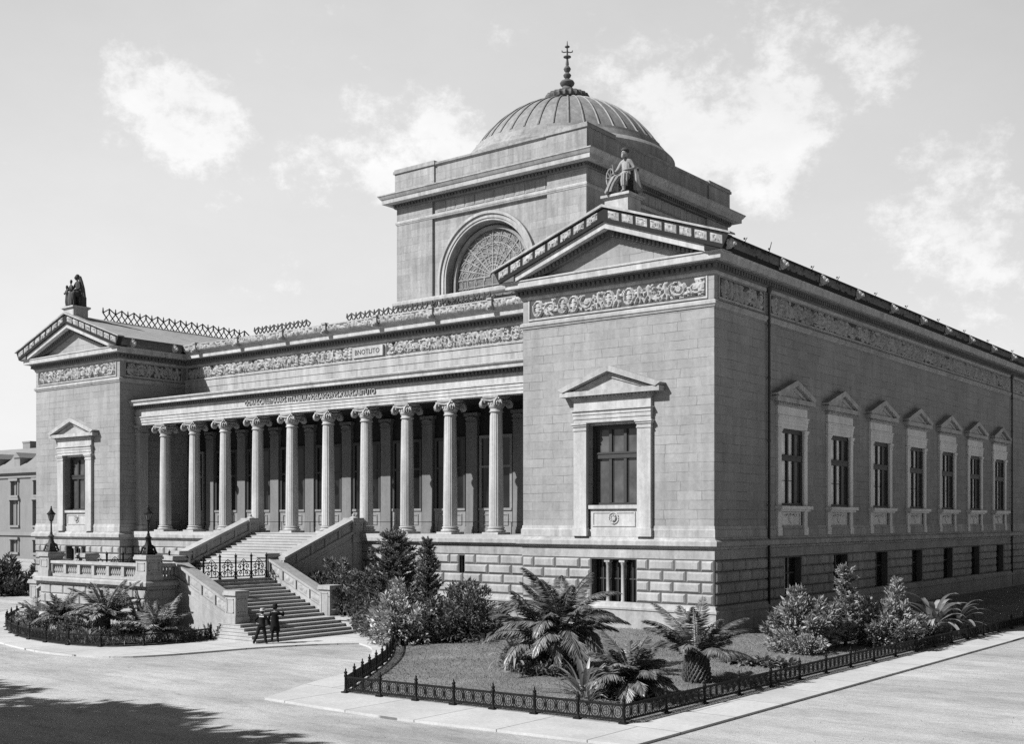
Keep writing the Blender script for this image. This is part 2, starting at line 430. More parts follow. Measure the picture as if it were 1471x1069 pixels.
for (a, b, c, d) in BW:
    w = MB(); w.box(-.42, -.36, a, b, c, d); wo = part(w, 'basement_window', M_DARK)
    f = MB(); f.box(-.36, -.3, (a + b) / 2 - .05, (a + b) / 2 + .05, c, d); f.box(-.355, -.29, a, b, 2.7, 2.78); f.box(-.35, -.28, a, a + .08, c, d); part(f, 'sash', M_FRAME, wo)
for (a, b, c, d) in slit:
    w = MB(); w.box(a, b, 1.5, 1.55, c, d); w.box((a + b) / 2 - .04, (a + b) / 2 + .04, 1.2, 1.3, c, d); part(w, 'slit_window', M_DARK)

# --- pedimented windows
def window(ho, pw, hw, oy, top, blind, rot, loc):
    """local frame: front faces -y, x=0 at the centre. ho half opening, pw pier width, hw half width of the pediment"""
    e = empty('window', loc, rot, museum); e.location = Vector(loc) - museum.location
    L = lambda mb, n, m: mb.build(n, m, e, False)
    o1 = ho + pw
    s = MB()
    for sg in (-1, 1):
        a, b = sg * ho, sg * o1
        s.box(a, b, -.22, .0, 5.3, top - .42)
        s.box(a - sg * .05, b + sg * .06, -.28, 0, 4.86, 5.3)
        s.box(a - sg * .03, b + sg * .04, -.26, 0, top - .42, top - .34); s.box(a - sg * .01, b + sg * .02, -.235, 0, top - .34, top - .2)
        s.box(a - sg * .05, b + sg * .07, -.29, 0, top - .2, top - .1); s.box(a - sg * .09, b + sg * .12, -.34, 0, top - .1, top)
    for k, (d, z0, z1) in enumerate(((.2, .0, .2), (.24, .2, .42), (.28, .42, .62))): s.box(-o1 - .02 * k, o1 + .02 * k, -d, 0, top + z0, top + z1)
    s.box(-o1 - .1, o1 + .1, -.36, 0, top + .62, top + .7)
    s.box(-o1, o1, -.2, 0, top + .7, top + 1.22)
    s.box(-ho, ho, .2 if blind else .1, .3, top - .14, top - .002)
    if blind: s.xf(Matrix.Scale(.55, 4, (0, 1, 0)))
    L(s, 'surround', M_SIDE if blind else M_LIGHT)
    p = MB(); z = top + 1.22; rise = hw * .36
    for k, (d, h0, h1, x) in enumerate(((.28, 0, .1, o1 + .08), (.36, .1, .18, o1 + .16))): p.box(-x, x, -d, 0, z + h0, z + h1)
    nd = int(2 * o1 / .22)
    for i in range(nd + 1): xx = -o1 + 2 * o1 * i / nd; p.box(xx - .06, xx + .06, -.44, -.36, z + .105, z + .18)
    p.box(-hw + .1, hw - .1, -.56, 0, z + .2, z + .46)
    zb = z + .46
    for sg in (-1, 1):
        p.prism([(sg * (hw - .1), zb - .02), (sg * (hw - .45), zb + .002), (0, zb + rise - .42 + .2), (0, zb + rise - .12)], 'y', -.57, 0)
        p.prism([(sg * (hw - .3), zb - .02), (sg * hw, zb + .16), (0, zb + rise + .12), (0, zb + rise - .2)], 'y', -.62, 0)
        p.prism([(sg * (hw - .7), zb + .003), (sg * (hw - 1.1), zb + .003), (0, zb + rise - .5), (0, zb + rise - .24)], 'y', -.32, 0)
    p.prism([(-(hw - .5), zb), (hw - .5, zb), (0, zb + rise - .3)], 'y', -.24, 0)
    if blind: p.xf(Matrix.Scale(.66, 4, (0, 1, 0)))
    L(p, 'pediment', M_LIGHT if blind else M_TRIM)
    a = MB(); a.box(-ho, ho, -.02, .2, 4.83, 5.22); a.box(-ho + .1, ho - .1, .04, .2, 5.22, 6.32)
    for (x0, x1, z0, z1) in ((-ho + .25, ho - .25, 5.38, 5.45), (-ho + .25, ho - .25, 6.1, 6.17), (-ho + .25, -ho + .33, 5.45, 6.1), (ho - .33, ho - .25, 5.45, 6.1)): a.box(x0, x1, -.0, .05, z0, z1)
    a.ball((0, .03, 5.83), .2 if not blind else .25, 12, 7, (1, .4, 1))
    if not blind:
        a.tube([(.29 * math.cos(t), .03, 5.83 + .29 * math.sin(t)) for t in np.linspace(0, 2 * math.pi, 17)[:-1]], .05, 5, True)
        for t in np.linspace(0, 2 * math.pi, 9)[:-1]: a.ball((.14 * math.cos(t), -.03, 5.83 + .14 * math.sin(t)), .06, 6, 5)
    for sg in (-1, 1) if blind else (): a.tube([(sg * .2, .02, 5.95), (sg * .42, .01, 6.02), (sg * .62, .01, 5.95), (sg * .78, .02, 5.98)], .045, 5)
    a.tube([(0, .02, 5.62), (0, .01, 5.52)], .06, 6)
    if blind: a.box(-ho - pw - .12, ho + pw + .12, -.42, .2, 6.32, 6.5); a.box(-ho - pw - .04, ho + pw + .04, -.3, .0, 6.2, 6.32)
    else: a.box(-ho - .0, ho + .0, -.1, .2, 6.32, 6.52)
    L(a, 'apron_panel', M_SIDE if blind else M_LIGHT)
    f = MB(); zt = top - .14 if not blind else top - .02; y0, y1 = oy, oy + .1
    f.box(-ho, -ho + .2, y0 - .04, y1, 6.5, zt); f.box(ho - .2, ho, y0 - .04, y1, 6.5, zt); f.box(-ho + .2, ho - .2, y0 - .04, y1, zt - .22, zt); f.box(-ho + .2, ho - .2, y0 - .04, y1, 6.5, 6.66)
    tz = 6.5 + (zt - 6.5) * .62
    f.box(-ho + .2, ho - .2, y0 - .09, y1, tz - .14, tz + .2); f.box(-ho + .2, ho - .2, y0 - .13, y1, tz + .1, tz + .16)
    for q in (-1, 1):
        xm = q * (ho - .2) / 3
        f.box(xm - .085, xm + .085, y0 - .06, y1, 6.66, tz - .14); f.box(xm - .085, xm + .085, y0 - .06, y1, tz + .2, zt - .22)
    for q in (-1, 0, 1):
        xc = q * (ho - .2) * 2 / 3; wd = (ho - .2) / 3 - .085
        for (za, zb2) in ((6.66, tz - .14), (tz + .2, zt - .22)):
            f.box(xc - wd, xc - wd + .07, y0 + .02, y1, za, zb2); f.box(xc + wd - .07, xc + wd, y0 + .02, y1, za, zb2)
        if blind: f.box(xc - wd + .07, xc + wd - .07, y0 + .04, y1 - .02, 7.9, 7.94)
    L(f, 'window_frame', M_FRAME)
    for q in (-1, 0, 1):
        xc = q * (ho - .2) * 2 / 3; wd = (ho - .2) / 3 - .02
        gm = MB(); gm.box(xc - wd, xc + wd, y1 - .045, y1 - .025, 6.5, zt - .1)
        L(gm, 'pane', M_PANE if not blind else (M_BLIND_SKY if q < 1 else M_PANE))
    return e
for cx, cy in FW: window(1.6, .82, 3.22, .5, 10.95, False, 0, (cx, cy, 0))
w0 = window(1.5, .44, 2.6, .06, 10.8, True, math.pi / 2, (0, SW_Y[0], 0))
for y in SW_Y[1:]:
    c = copy_tree(w0, museum); c.location.y = y

# --- entablature of the pavilions and wings
def sides(x0, x1): return [(x0, 20 if x0 == PR else YB), (x0, 0), (x1, 0), (x1, 20 if x1 == PL else YB)]
paths = [[(LW, YB), (LW, 0), (PL, 0), (PL, YU)], [(PR, YU), (PR, 0), (0, 0), (0, YB)]]
upath = [(PL, YU), (PR, YU)]
st = MB(); dm = MB(); ge = MB(); dn = MB()
for p in paths + [upath]:
    st.run([(-.05, 16.42), (.05, 16.42), (.08, 16.5), (.14, 16.56), (.14, 16.7), (.03, 16.78), (-.05, 16.78)], p if p is not upath else [(PL, YU), (PL + .01, YU)])
    st.run([(-.05, 18.04), (.05, 18.04), (.09, 18.14), (.09, 18.22), (-.05, 18.22)], p)
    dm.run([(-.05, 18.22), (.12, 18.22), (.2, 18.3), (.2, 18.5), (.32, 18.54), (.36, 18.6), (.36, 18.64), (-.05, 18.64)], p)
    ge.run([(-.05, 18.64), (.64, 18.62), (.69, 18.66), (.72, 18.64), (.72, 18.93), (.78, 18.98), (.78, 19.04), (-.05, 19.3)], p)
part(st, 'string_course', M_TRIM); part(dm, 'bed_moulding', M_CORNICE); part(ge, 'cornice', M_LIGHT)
def dentils(mb, axis, pos, out, a, b, z0, z1, d0, d1, step=.3, w=.17):
    n = int(abs(b - a) / step)
    for i in range(n + 1):
        u = a + (b - a) * i / n
        if axis == 'y': mb.box(u - w / 2, u + w / 2, pos + out * d0, pos + out * d1, z0, z1)
        else: mb.box(pos + out * d0, pos + out * d1, u - w / 2, u + w / 2, z0, z1)
for x0, x1 in ((PR, 0), (LW, PL)):
    dentils(dn, 'y', 0, -1, x0 - .2, x1 + .2, 18.31, 18.5, .19, .33)
dentils(dn, 'x', 0, 1, 0, YB, 18.31, 18.5, .19, .33); dentils(dn, 'x', PL, 1, 0, YU - .2, 18.31, 18.5, .19, .33); dentils(dn, 'y', YU, -1, PL + .3, PR - .1, 18.31, 18.5, .19, .33)
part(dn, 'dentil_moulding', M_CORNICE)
# --- friezes
fr = MB()
Z0, FH = 16.98, .98
def frame_y(x0, x1, y, out=-1):
    fr.box(x0 - .1, x1 + .1, y, y + out * .06, Z0 - .12, Z0 - .02); fr.box(x0 - .1, x0 - .02, y, y + out * .06, Z0 - .02, Z0 + FH + .02); fr.box(x1 + .02, x1 + .1, y, y + out * .06, Z0 - .02, Z0 + FH + .02)
def frame_x(y0, y1, x):
    fr.box(x, x + .06, y0 - .1, y1 + .1, Z0 - .12, Z0 - .02); fr.box(x, x + .06, y0 - .1, y0 - .02, Z0 - .02, Z0 + FH + .02); fr.box(x, x + .06, y1 + .02, y1 + .1, Z0 - .02, Z0 + FH + .02)
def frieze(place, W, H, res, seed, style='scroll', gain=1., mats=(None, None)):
    mb = MB(); relief(mb, place, W, H, res, seed, style, gain); return part(mb, 'carved_frieze', [mats[0] or M_RELIEF_SHADE, mats[1] or M_RELIEF])
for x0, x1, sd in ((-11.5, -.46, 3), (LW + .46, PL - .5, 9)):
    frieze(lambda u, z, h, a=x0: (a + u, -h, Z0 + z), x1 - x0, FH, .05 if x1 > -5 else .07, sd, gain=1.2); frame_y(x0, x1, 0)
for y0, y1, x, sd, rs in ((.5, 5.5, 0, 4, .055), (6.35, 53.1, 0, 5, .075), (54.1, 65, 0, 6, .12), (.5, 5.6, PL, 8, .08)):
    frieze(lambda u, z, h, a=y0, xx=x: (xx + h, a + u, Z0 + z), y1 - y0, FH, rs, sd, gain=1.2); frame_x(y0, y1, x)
TX0, TX1 = -31.75, -28.75      # inscription tablet in the attic frieze
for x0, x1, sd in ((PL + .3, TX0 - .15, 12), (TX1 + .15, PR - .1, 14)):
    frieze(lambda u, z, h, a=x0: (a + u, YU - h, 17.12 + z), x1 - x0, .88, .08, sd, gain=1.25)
part(fr, 'frieze_frame', M_TRIM)
mb = MB()
mb.box(TX0, TX1, YU - .2, YU, 17.16, 17.9); tb = part(mb, 'inscription_tablet', M_TRIM)
me = text_mesh('BNOTLITO', .5, .012); me.materials.append(M_INK)
for v in me.vertices: v.co = Vector((v.co.x * 1.0 + (TX0 + TX1) / 2, YU - .205 - v.co.z, 17.37 + v.co.y))
link('lettering', me, tb)
for o in [tb]: pass
mb = MB()
for k, (z0, z1, d) in enumerate(((14.6, 15.75, .06), (15.75, 16.35, .1), (16.35, 16.9, .14))): mb.box(PL + .02, PR - .02, YU - d, YU, z0, z1)
mb.box(PL + .02, PR - .02, YU - .2, YU, 16.9, 17.04); part(mb, 'attic_fascia', M_TRIM)

# --- gutters (sima) with carving and lion heads
sm = MB(); smd = MB()
SP = [(-.05, 19.02), (.78, 19.02), (.86, 19.1), (1.02, 19.2), (1.09, 19.56), (1.12, 19.58), (1.12, 19.66), (.4, 19.8), (-.05, 19.8)]
smd.run(SP, [(0, -.95), (0, YB)])
part(smd, 'gutter', M_TERRA)
sm.run(SP, [(LW, YB), (LW, -.95)]); sm.run([(o, z + .001) for o, z in SP], [(PL, -.95), (PL, YU - 1.1)]); sm.run(SP, [(PR, YU - 1.1), (PR, -.95)])
part(sm, 'gutter', M_CORNICE)
mb = MB(); mb.run(SP, [(PL + 1.11, YU), (PR - 1.11, YU)]); part(mb, 'gutter', M_TRIM)
frieze(lambda u, z, h: (1.02 + z * .18 + h, -.6 + u, 19.17 + z), 60, .4, .09, 21, 'leaf', .7, (M_TERRA, M_CORNICE))
frieze(lambda u, z, h: (PL + 1.06 + z * .18 + h, -.6 + u, 19.17 + z), 5.0, .38, .08, 22, 'leaf', .6, (M_CORNICE, M_CORNICE))
frieze(lambda u, z, h: (PL + 1.4 + u, YU - 1.03 - z * .18 - h, 19.16 + z), PR - PL - 2.8, .42, .07, 23, 'leaf', .8, (M_CORNICE, M_RELIEF))
def lion(x, y, rot):
    m = MB(); m.ball((0, -.12, 0), .24, 12, 8, (1, .8, 1)); m.ball((0, -.33, -.05), .12, 10, 6); m.ball((0, -.4, -.1), .07, 8, 5)
    for k in range(11): a = k * 2 * math.pi / 11; m.ball((.22 * math.cos(a), -.06, .02 + .23 * math.sin(a)), .095, 6, 5, (1, .8, 1))
    for sg in (-1, 1): m.ball((sg * .09, -.3, .07), .04, 6, 4)
    m.tube([(0, -.3, -.1), (0, -.02, -.2), (0, .1, -.2)], .1, 8)
    return m
LM = lion(0, 0, 0).mesh('lion_head', M_TRIM)
for y in (-.6, 5.4, 10.65, 16, 21.8, 27.4, 32.7, 38.2, 44.1, 49.8, 55.4, 61):
    o = link('lion_head', LM, museum, False); o.location = (1.1 - MX, y, 19.3); o.rotation_euler = (0, 0, math.pi / 2)
for y in (.4, 4.2):
    o = link('lion_head', LM, museum, False); o.location = (PL + 1.1 - MX, y, 19.3); o.rotation_euler = (0, 0, math.pi / 2)
SPM = MB(); SPM.box(-.16, .16, -.2, .1, -.35, .38); SPM.box(-.2, .2, -.26, .1, .3, .42); SPM.ball((0, -.2, -.2), .17, 8, 6); SPM.tube([(0, -.15, -.2), (0, -.45, -.3)], .09, 6)
SPM = SPM.mesh('gutter_spout', M_TRIM)
for x in (-48.4, -43.3, -38.15, -33.55, -28.5, -23.4, -18.4, -13.8):
    o = link('gutter_spout', SPM, museum, False); o.location = (x - MX, YU - 1.04, 19.32)

# --- gabled pediments and roofs of the two wings
def pediment(cx):
    hw = 7.15; m = .343; z0 = 19.6
    p = MB()
    for sg in (-1, 1):
        X = lambda d: cx + sg * d
        p.prism([(X(7.0), 18.96), (X(6.0), 18.98), (cx, 18.98 + 6.0 * m + .03), (cx, 18.98 + 7 * m + .1)], 'y', -.86, .05)
    part(p, 'raking_cornice', M_LIGHT)
    s = MB()
    for sg in (-1, 1):
        X = lambda d: cx + sg * d
        s.prism([(X(6.95), 19.0), (X(hw + .16), 19.62), (cx, 19.62 + (hw + .16) * m - .01), (cx, 19.0 + 6.95 * m + .03)], 'y', -1.0, -.6)
        s.prism([(X(6.95), 19.0), (X(hw - .6), 19.1), (cx, 19.62 + hw * m - .2), (cx, 19.0 + 6.9 * m + .02)], 'y', -.6, .1)
    part(s, 'raking_gutter', M_TERRA)
    t = MB()
    for sg in (-1, 1):
        X = lambda d: cx + sg * d
        t.prism([(X(hw + .3), 19.64), (X(hw + .27), 19.74), (cx, 19.74 + (hw + .27) * m), (cx, 19.64 + (hw + .16) * m)], 'y', -1.12, -.55)
    part(t, 'raking_fillet', M_TRIM)
    b = MB(); d = MB()
    for sg in (-1, 1):
        X = lambda q: cx + sg * q
        b.prism([(X(5.98), 18.99), (X(5.1), 18.99), (cx, 18.99 + 5.1 * m), (cx, 18.99 + 6.05 * m)], 'y', -.42, .02)
        n = 20
        for i in range(n):
            q = 5.0 - 4.9 * i / n; zz = 18.99 + (5.28 - q) * m
            if zz > 19.05: d.box(X(q) - .07, X(q) + .07, -.52, -.42, zz, zz + .2)
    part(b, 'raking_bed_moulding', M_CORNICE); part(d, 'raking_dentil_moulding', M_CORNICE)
    y = MB(); y.prism([(cx - 5.6, 18.97), (cx + 5.6, 18.97), (cx, 18.97 + 5.6 * m)], 'y', -.06, .1); part(y, 'tympanum', M_WALL)
    # carved panels on the raking gutter
    for sg in (-1, 1):
        n = 8; Ls = math.hypot(hw, hw * m); c, s_ = hw / Ls, hw * m / Ls
        mb = MB()
        for i in range(n):
            a0 = .25 + (Ls - .35) * i / n; W = (Ls - .35) / n * .78
            def place(u, z, h, a0=a0):
                q = Ls - (a0 + u) if sg > 0 else (a0 + u)
                along = (a0 + u)
                xx = hw + .06 - along * c; zz = 19.13 + along * s_ + z
                return (cx + sg * (xx - z * .02), -1.005 - h, zz)
            relief(mb, place, W, .42, .06, 40 + i + (sg > 0) * 9, 'scroll', .7)
        part(mb, 'raking_ornament', [M_PEDI, M_RELIEF])
for cx in (-6.0, -57.1): pediment(cx)
def roof(cx, x0, x1, y1, mat):
    r = MB(); hw = 7.1; m = .343
    for sg in (-1, 1):
        r.add([(cx + sg * hw, -.6, 19.7), (cx, -.6, 19.7 + hw * m), (cx, y1, 19.7 + hw * m), (cx + sg * hw, y1, 19.7)], [(0, 1, 2, 3)])
    r.add([(cx - hw, y1, 19.7), (cx + hw, y1, 19.7), (cx, y1, 19.7 + hw * m)], [(0, 1, 2)])
    part(r, 'roof', mat)
roof(-6, PR, 0, YB + 1, M_ROOF); roof(-57.1, LW, PL, YB + 1, M_ROOF)
# statue plinths over the gables
for cx in (-5.3, -56.95):
    p = MB(); p.box(cx - .72, cx + .72, -.78, .5, 21.2, 22.56); p.box(cx - .8, cx + .8, -.86, .58, 22.56, 22.63); p.box(cx - .88, cx + .88, -.94, .66, 22.63, 22.76)
    part(p, 'statue_plinth', M_LIGHT)
# rain pipes
for y in (5.9, 53.55):
    p = MB(); p.tube([(.16, y, .2), (.16, y, 16.3), (.14, y, 18.2)], .075, 8)
    for z in (3, 6.5, 10, 13.4, 16.2): p.lathe([(.1, -.06), (.1, .06)], 8, (.16, y, z))
    p.lathe([(.08, 0), (.16, .2), (.16, .5)], 8, (.16, y, 17.9)); part(p, 'rain_pipe', M_FRAME)

# --- centre roof, iron cresting
mb = MB()
mb.add([(PL + 5, 5.6, 19.72), (PR - 5, 5.6, 19.72), (-22.5, 20.9, 22.2), (-40.6, 20.9, 22.2)], [(0, 1, 2, 3)])
mb.add([(PL - 6, 5.6, 19.72), (PL + 5, 5.6, 19.72), (-40.6, 20.9, 22.2), (-57, 20.9, 22)], [(0, 1, 2, 3)])
mb.add([(PR - 5, 5.6, 19.72), (PR + 6, 5.6, 19.72), (-6, 20.9, 22), (-22.5, 20.9, 22.2)], [(0, 1, 2, 3)])
mb.add([(-58, 20.9, 21.5), (-5, 20.9, 21.5), (-5, YB, 21.5), (-58, YB, 21.5)], [(0, 1, 2, 3)])
part(mb, 'roof', M_ROOF)
def cresting(p0, p1, h, step, r=.055):
    c = MB(); a = Vector(p0); b = Vector(p1); n = max(2, round((b - a).length / step)); up = Vector((0, 0, 1))
    P = lambda t: a + (b - a) * (t / n)
    c.tube([P(0), P(n)], r, 4); 
    for i in range(n):
        c.tube([P(i), P(i + .5) + up * h * .62, P(i + 1)], r, 4, smooth=False)
        c.tube([P(i) + up * h * .62, P(i + .5), P(i + 1) + up * h * .62], r, 4, smooth=False)
        c.tube([P(i + .5) + up * h * .62, P(i + .5) + up * h], [r * 1.6, r * .6], 4)
        c.tube([P(i) + up * h * .62, P(i) + up * h * 1.0], [r * 1.6, r * .6], 4)
        c.tube([P(i) + up * h * .62, P(i + .5) + up * h * .95, P(i + 1) + up * h * .62], r, 4, smooth=False)
    return part(c, 'roof_cresting', M_CREST)
cresting((-33.6, 7.2, 19.9), (-19.8, 7.2, 19.9), .85, .9)
cresting((-43.9, 7.2, 19.95), (-37.5, 7.2, 19.95), .85, .9)
cresting((-57.1, 2.4, 22.0), (-57.1, 17.5, 22.0), 1.15, 1.15)
cresting((-6, 8.4, 22.0), (-6, 24, 22.0), .6, .95)
mb = MB()
for y in (1.2, 4.0, 9.4, 13.0, 19, 24.5, 31, 37, 43, 50): mb.tube([(1.05, y, 19.66), (1.2, y, 19.9 + .3 * (y == 4.0))], .022, 5); mb.ball((1.05, y, 19.86), .06, 6, 5)
part(mb, 'roof_pin', M_CREST)

# --- portico
floor = MB(); floor.box(PL + .02, PR - .02, .92, 6.6, 4.5, 4.86); floor.box(PL + .02, PR - .02, 1.25, 6.6, 4.0, 4.5); part(floor, 'portico_floor', M_STEP)
c0 = MB()
FL = 20
def shaft(n=88):
    prof = []
    for i in range(11):
        t = i / 10; rr = .445 - .075 * t ** 1.6
        prof.append((rr, 5.36 + 6.74 * t))
    def fl(i): return -.05 * abs(math.sin(math.pi * (i / n) * FL)) ** .7
    c0.lathe([(.45, 5.30)] + [(.445, 5.34)], n); c0.lathe(prof, n, flute=fl)
    c0.lathe([(.40, 12.09), (.43, 12.12), (.43, 12.17), (.385, 12.2), (.38, 12.32)], 32)
shaft()
CX = [MX + 3.6 * (i - 4.5) for i in range(10)]
colm = c0.mesh('column', M_LIGHT)
b0 = MB(); b0.box(-.6, .6, -.6, .6, 4.865, 5.0)
b0.lathe([(.5, 5.0), (.57, 5.03), (.585, 5.08), (.56, 5.13), (.49, 5.15), (.465, 5.19), (.5, 5.23), (.52, 5.26), (.5, 5.3), (.46, 5.31)], 32)
basem = b0.mesh('column_base', M_LIGHT)
k0 = MB()
k0.lathe([(.38, 12.3), (.44, 12.38), (.48, 12.46), (.46, 12.56), (.4, 12.6)], 24)
for a in range(4):
    s0 = len(k0.v)
    for sg in (-1, 1):
        # a volute: a coiled scroll on a disc, at each end of each face
        sp = []; nt_ = 26
        for i in range(nt_ + 1):
            th = i / nt_ * 2 * math.pi * 1.9; rr = .285 * math.exp(-th * .14)
            sp.append((sg * (.6 - rr * math.sin(th)), -.63, 12.6 + rr * math.cos(th)))
        k0.tube(sp, [.062 - .03 * i / nt_ for i in range(nt_ + 1)], 5)
        vs = []; 
        cyl = len(k0.v)
        k0.lathe([(.25, -.12), (.25, -.0), (.08, .0), (.06, .07)], 14); Mx = Matrix.Translation((sg * .6, -.56, 12.6)) @ Matrix.Rotation(math.pi / 2, 4, 'X')
        k0.xf(Mx, cyl)
    k0.tube([(-.6, -.63, 12.87), (-.3, -.55, 12.8), (0, -.5, 12.77), (.3, -.55, 12.8), (.6, -.63, 12.87)], .06, 6)
    for q in (-.2, 0, .2): k0.ball((q, -.44, 12.6), .085, 8, 6, (1, .7, 1.2))
    k0.xf(Matrix.Rotation(a * math.pi / 2, 4, 'Z'), s0)
k0.box(-.44, .44, -.44, .44, 12.5, 12.84)
k0.lathe([(.66, 12.84), (.76, 12.9), (.82, 12.96), (.82, 13.06)], 4); 
o4 = len(k0.v) - 16; k0.xf(Matrix.Rotation(math.pi / 4, 4, 'Z') , o4)
capm = k0.mesh('column_capital', M_TRIM)
col0 = link('column', colm, museum, False); col0.location = (CX[0] - MX, 1.75, 0)
link('column_base', basem, col0, False); link('column_capital', capm, col0, False)
for x in CX[1:]:
    c = copy_tree(col0, museum); c.location = (x - MX, 1.75, 0)
# antae against the pavilion flanks
for x0, x1 in ((PL, PL + .55), (PR - .55, PR)):
    a = MB(); a.box(x0, x1, 1.4, 2.15, 5.3, 12.35); a.box(x0, x1 + (.08 if x0 == PL else 0), 1.3, 2.25, 4.87, 5.3)
    a.box(x0 - (0 if x0 == PL else .08), x1 + (.08 if x0 == PL else 0), 1.32, 2.23, 12.35, 12.5); a.box(x0, x1, 1.36, 2.19, 12.5, 12.9); a.box(x0 - (0 if x0 == PL else .14), x1 + (.14 if x0 == PL else 0), 1.26, 2.29, 12.9, 13.08)
    for z in (12.62,):
        a.tube([(x0 + .1, 1.32, z), (x0 + .28, 1.28, z + .14), (x0 + .46, 1.32, z)], .06, 6)
    part(a, 'anta', M_TRIM)
ent = MB()
for k, (z0, z1, y) in enumerate(((13.08, 13.27, 1.42), (13.27, 13.48, 1.38), (13.48, 13.68, 1.34))): ent.box(PL + .02, PR - .02, y, 2.15, z0, z1)
ent.box(PL + .02, PR - .02, 1.28, 2.15, 13.68, 13.76)
part(ent, 'architrave', M_LIGHT)
mb = MB(); mb.box(PL + .02, PR - .02, 1.4, 2.15, 13.76, 14.32); pf = part(mb, 'portico_frieze', M_LIGHT)
me = text_mesh('GOVAS.CALLEMAARG.TITAABUR.MOSLAIGORVS.XVARS.ABITUTO', .46, .05); me.materials.append(M_RELIEF)
xs = [v.co.x for v in me.vertices]; kx = 12.9 / (max(xs) - min(xs))
for v in me.vertices: v.co = Vector((v.co.x * kx - 31.4, 1.35 - v.co.z, 13.84 + v.co.y * 1.05))
link('lettering', me, pf)
mb = MB(); mb.box(PL + .02, PR - .02, 1.28, 2.2, 14.32, 14.56); part(mb, 'bed_moulding', M_CORNICE)
mb = MB(); dentils(mb, 'y', 1.28, -1, PL + .2, PR - .2, 14.38, 14.55, -.01, .14, .28, .16); part(mb, 'dentil_moulding', M_CORNICE)
mb = MB(); mb.run([(-.4, 14.56), (.32, 14.57), (.38, 14.6), (.42, 14.58), (.42, 14.78), (.5, 14.82), (.56, 14.9), (.56, 14.98), (-.4, 15.02)], [(PL + .02, 1.3), (PR - .02, 1.3)]); part(mb, 'cornice', M_LIGHT)
mb = MB(); mb.box(PL + .02, PR - .02, 1.3, YU + .3, 14.5, 14.96); part(mb, 'portico_roof', M_ROOF)
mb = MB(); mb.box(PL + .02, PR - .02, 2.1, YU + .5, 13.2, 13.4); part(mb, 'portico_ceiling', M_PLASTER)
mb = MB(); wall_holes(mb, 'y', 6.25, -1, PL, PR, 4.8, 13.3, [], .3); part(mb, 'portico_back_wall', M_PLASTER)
PX = [-47.9 + 3.87 * i for i in range(10)]
pil = MB()
pil.box(-.46, .46, 5.98, 6.25, 5.3, 12.0); pil.box(-.55, .55, 5.9, 6.25, 4.87, 5.12); pil.box(-.5, .5, 5.94, 6.25, 5.12, 5.3)
pil.box(-.5, .5, 5.94, 6.25, 12.0, 12.1); pil.box(-.46, .46, 5.98, 6.25, 12.1, 12.5); pil.box(-.58, .58, 5.88, 6.25, 12.5, 12.7); pil.tube([(-.45, 5.95, 12.3), (-.2, 5.9, 12.42), (.2, 5.9, 12.42), (.45, 5.95, 12.3)], .08, 6)
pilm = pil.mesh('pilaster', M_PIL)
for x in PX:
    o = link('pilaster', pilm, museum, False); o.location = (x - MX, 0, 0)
for i, x in enumerate(PX[:-1] + [PX[-1]]):
    cx = x + 1.935 if i < 9 else None
    if cx is None: cx = -49.7
    hw = 1.35 if i < 9 else .9
    d = MB(); d.box(cx - hw, cx + hw, 6.08, 6.25, 4.87, 6.35); d.box(cx - hw, cx + hw, 6.0, 6.25, 6.35, 6.5); d.box(cx - hw, cx + hw, 6.05, 6.25, 4.87, 5.2)
    for (x0, x1, z0, z1) in ((cx - hw + .3, cx + hw - .3, 5.4, 5.46), (cx - hw + .3, cx + hw - .3, 6.06, 6.12), (cx - hw + .3, cx - hw + .36, 5.46, 6.06), (cx + hw - .36, cx + hw - .3, 5.46, 6.06)): d.box(x0, x1, 6.03, 6.09, z0, z1)
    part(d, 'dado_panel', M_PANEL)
    w = MB(); w.box(cx - hw + .2, cx + hw - .2, 6.16, 6.2, 6.5, 11.0); wo = part(w, 'portico_window', M_DARK)
    f = MB()
    for q in (-hw + .1, 0, hw - .1): f.box(cx + q - .09, cx + q + .09, 6.06, 6.22, 6.5, 11.0)
    f.box(cx - hw, cx + hw, 6.06, 6.22, 11.0, 11.2); f.box(cx - hw, cx + hw, 6.07, 6.2, 9.1, 9.24); part(f, 'sash', M_PANEL if i > 6 else M_FRAME, wo)
    if i > 6:
        gr = MB()
        for q in range(9):
            sg = (-1) ** q; zc = 6.85 + .26 * q
            pts = [(cx + sg * (.12 + .3 * math.exp(-t * .25) * math.cos(t)), 6.11, zc + .3 * math.exp(-t * .25) * math.sin(t)) for t in np.linspace(0, 9, 20)]
            gr.tube(pts, .045, 4)
        gr.tube([(cx, 6.1, 6.6), (cx, 6.1, 8.9)], .04, 5); gr.ball((cx, 6.08, 8.0), .16, 8, 6)
        part(gr, 'bronze_grille', M_GRILLE, wo)
# thin hand rail between the column bases
mb = MB(); mb.tube([(PL + .4, 2.9, 5.6), (PR - .3, 2.9, 5.6)], .018, 5)
for i in range(14): x = PL + .6 + i * 2.95; mb.tube([(x, 2.9, 4.86), (x, 2.9, 5.6)], .022, 5)
part(mb, 'portico_rail', M_IRON)

# --- square tower and dome
TL, TR, TF, TBk = -41.15, -21.95, 20.8, 43.2
TCx, TCy = MX, 32.0
sq = lambda d=0: [(TL - d, TBk + d), (TL - d, TF - d), (TR + d, TF - d), (TR + d, TBk + d)]
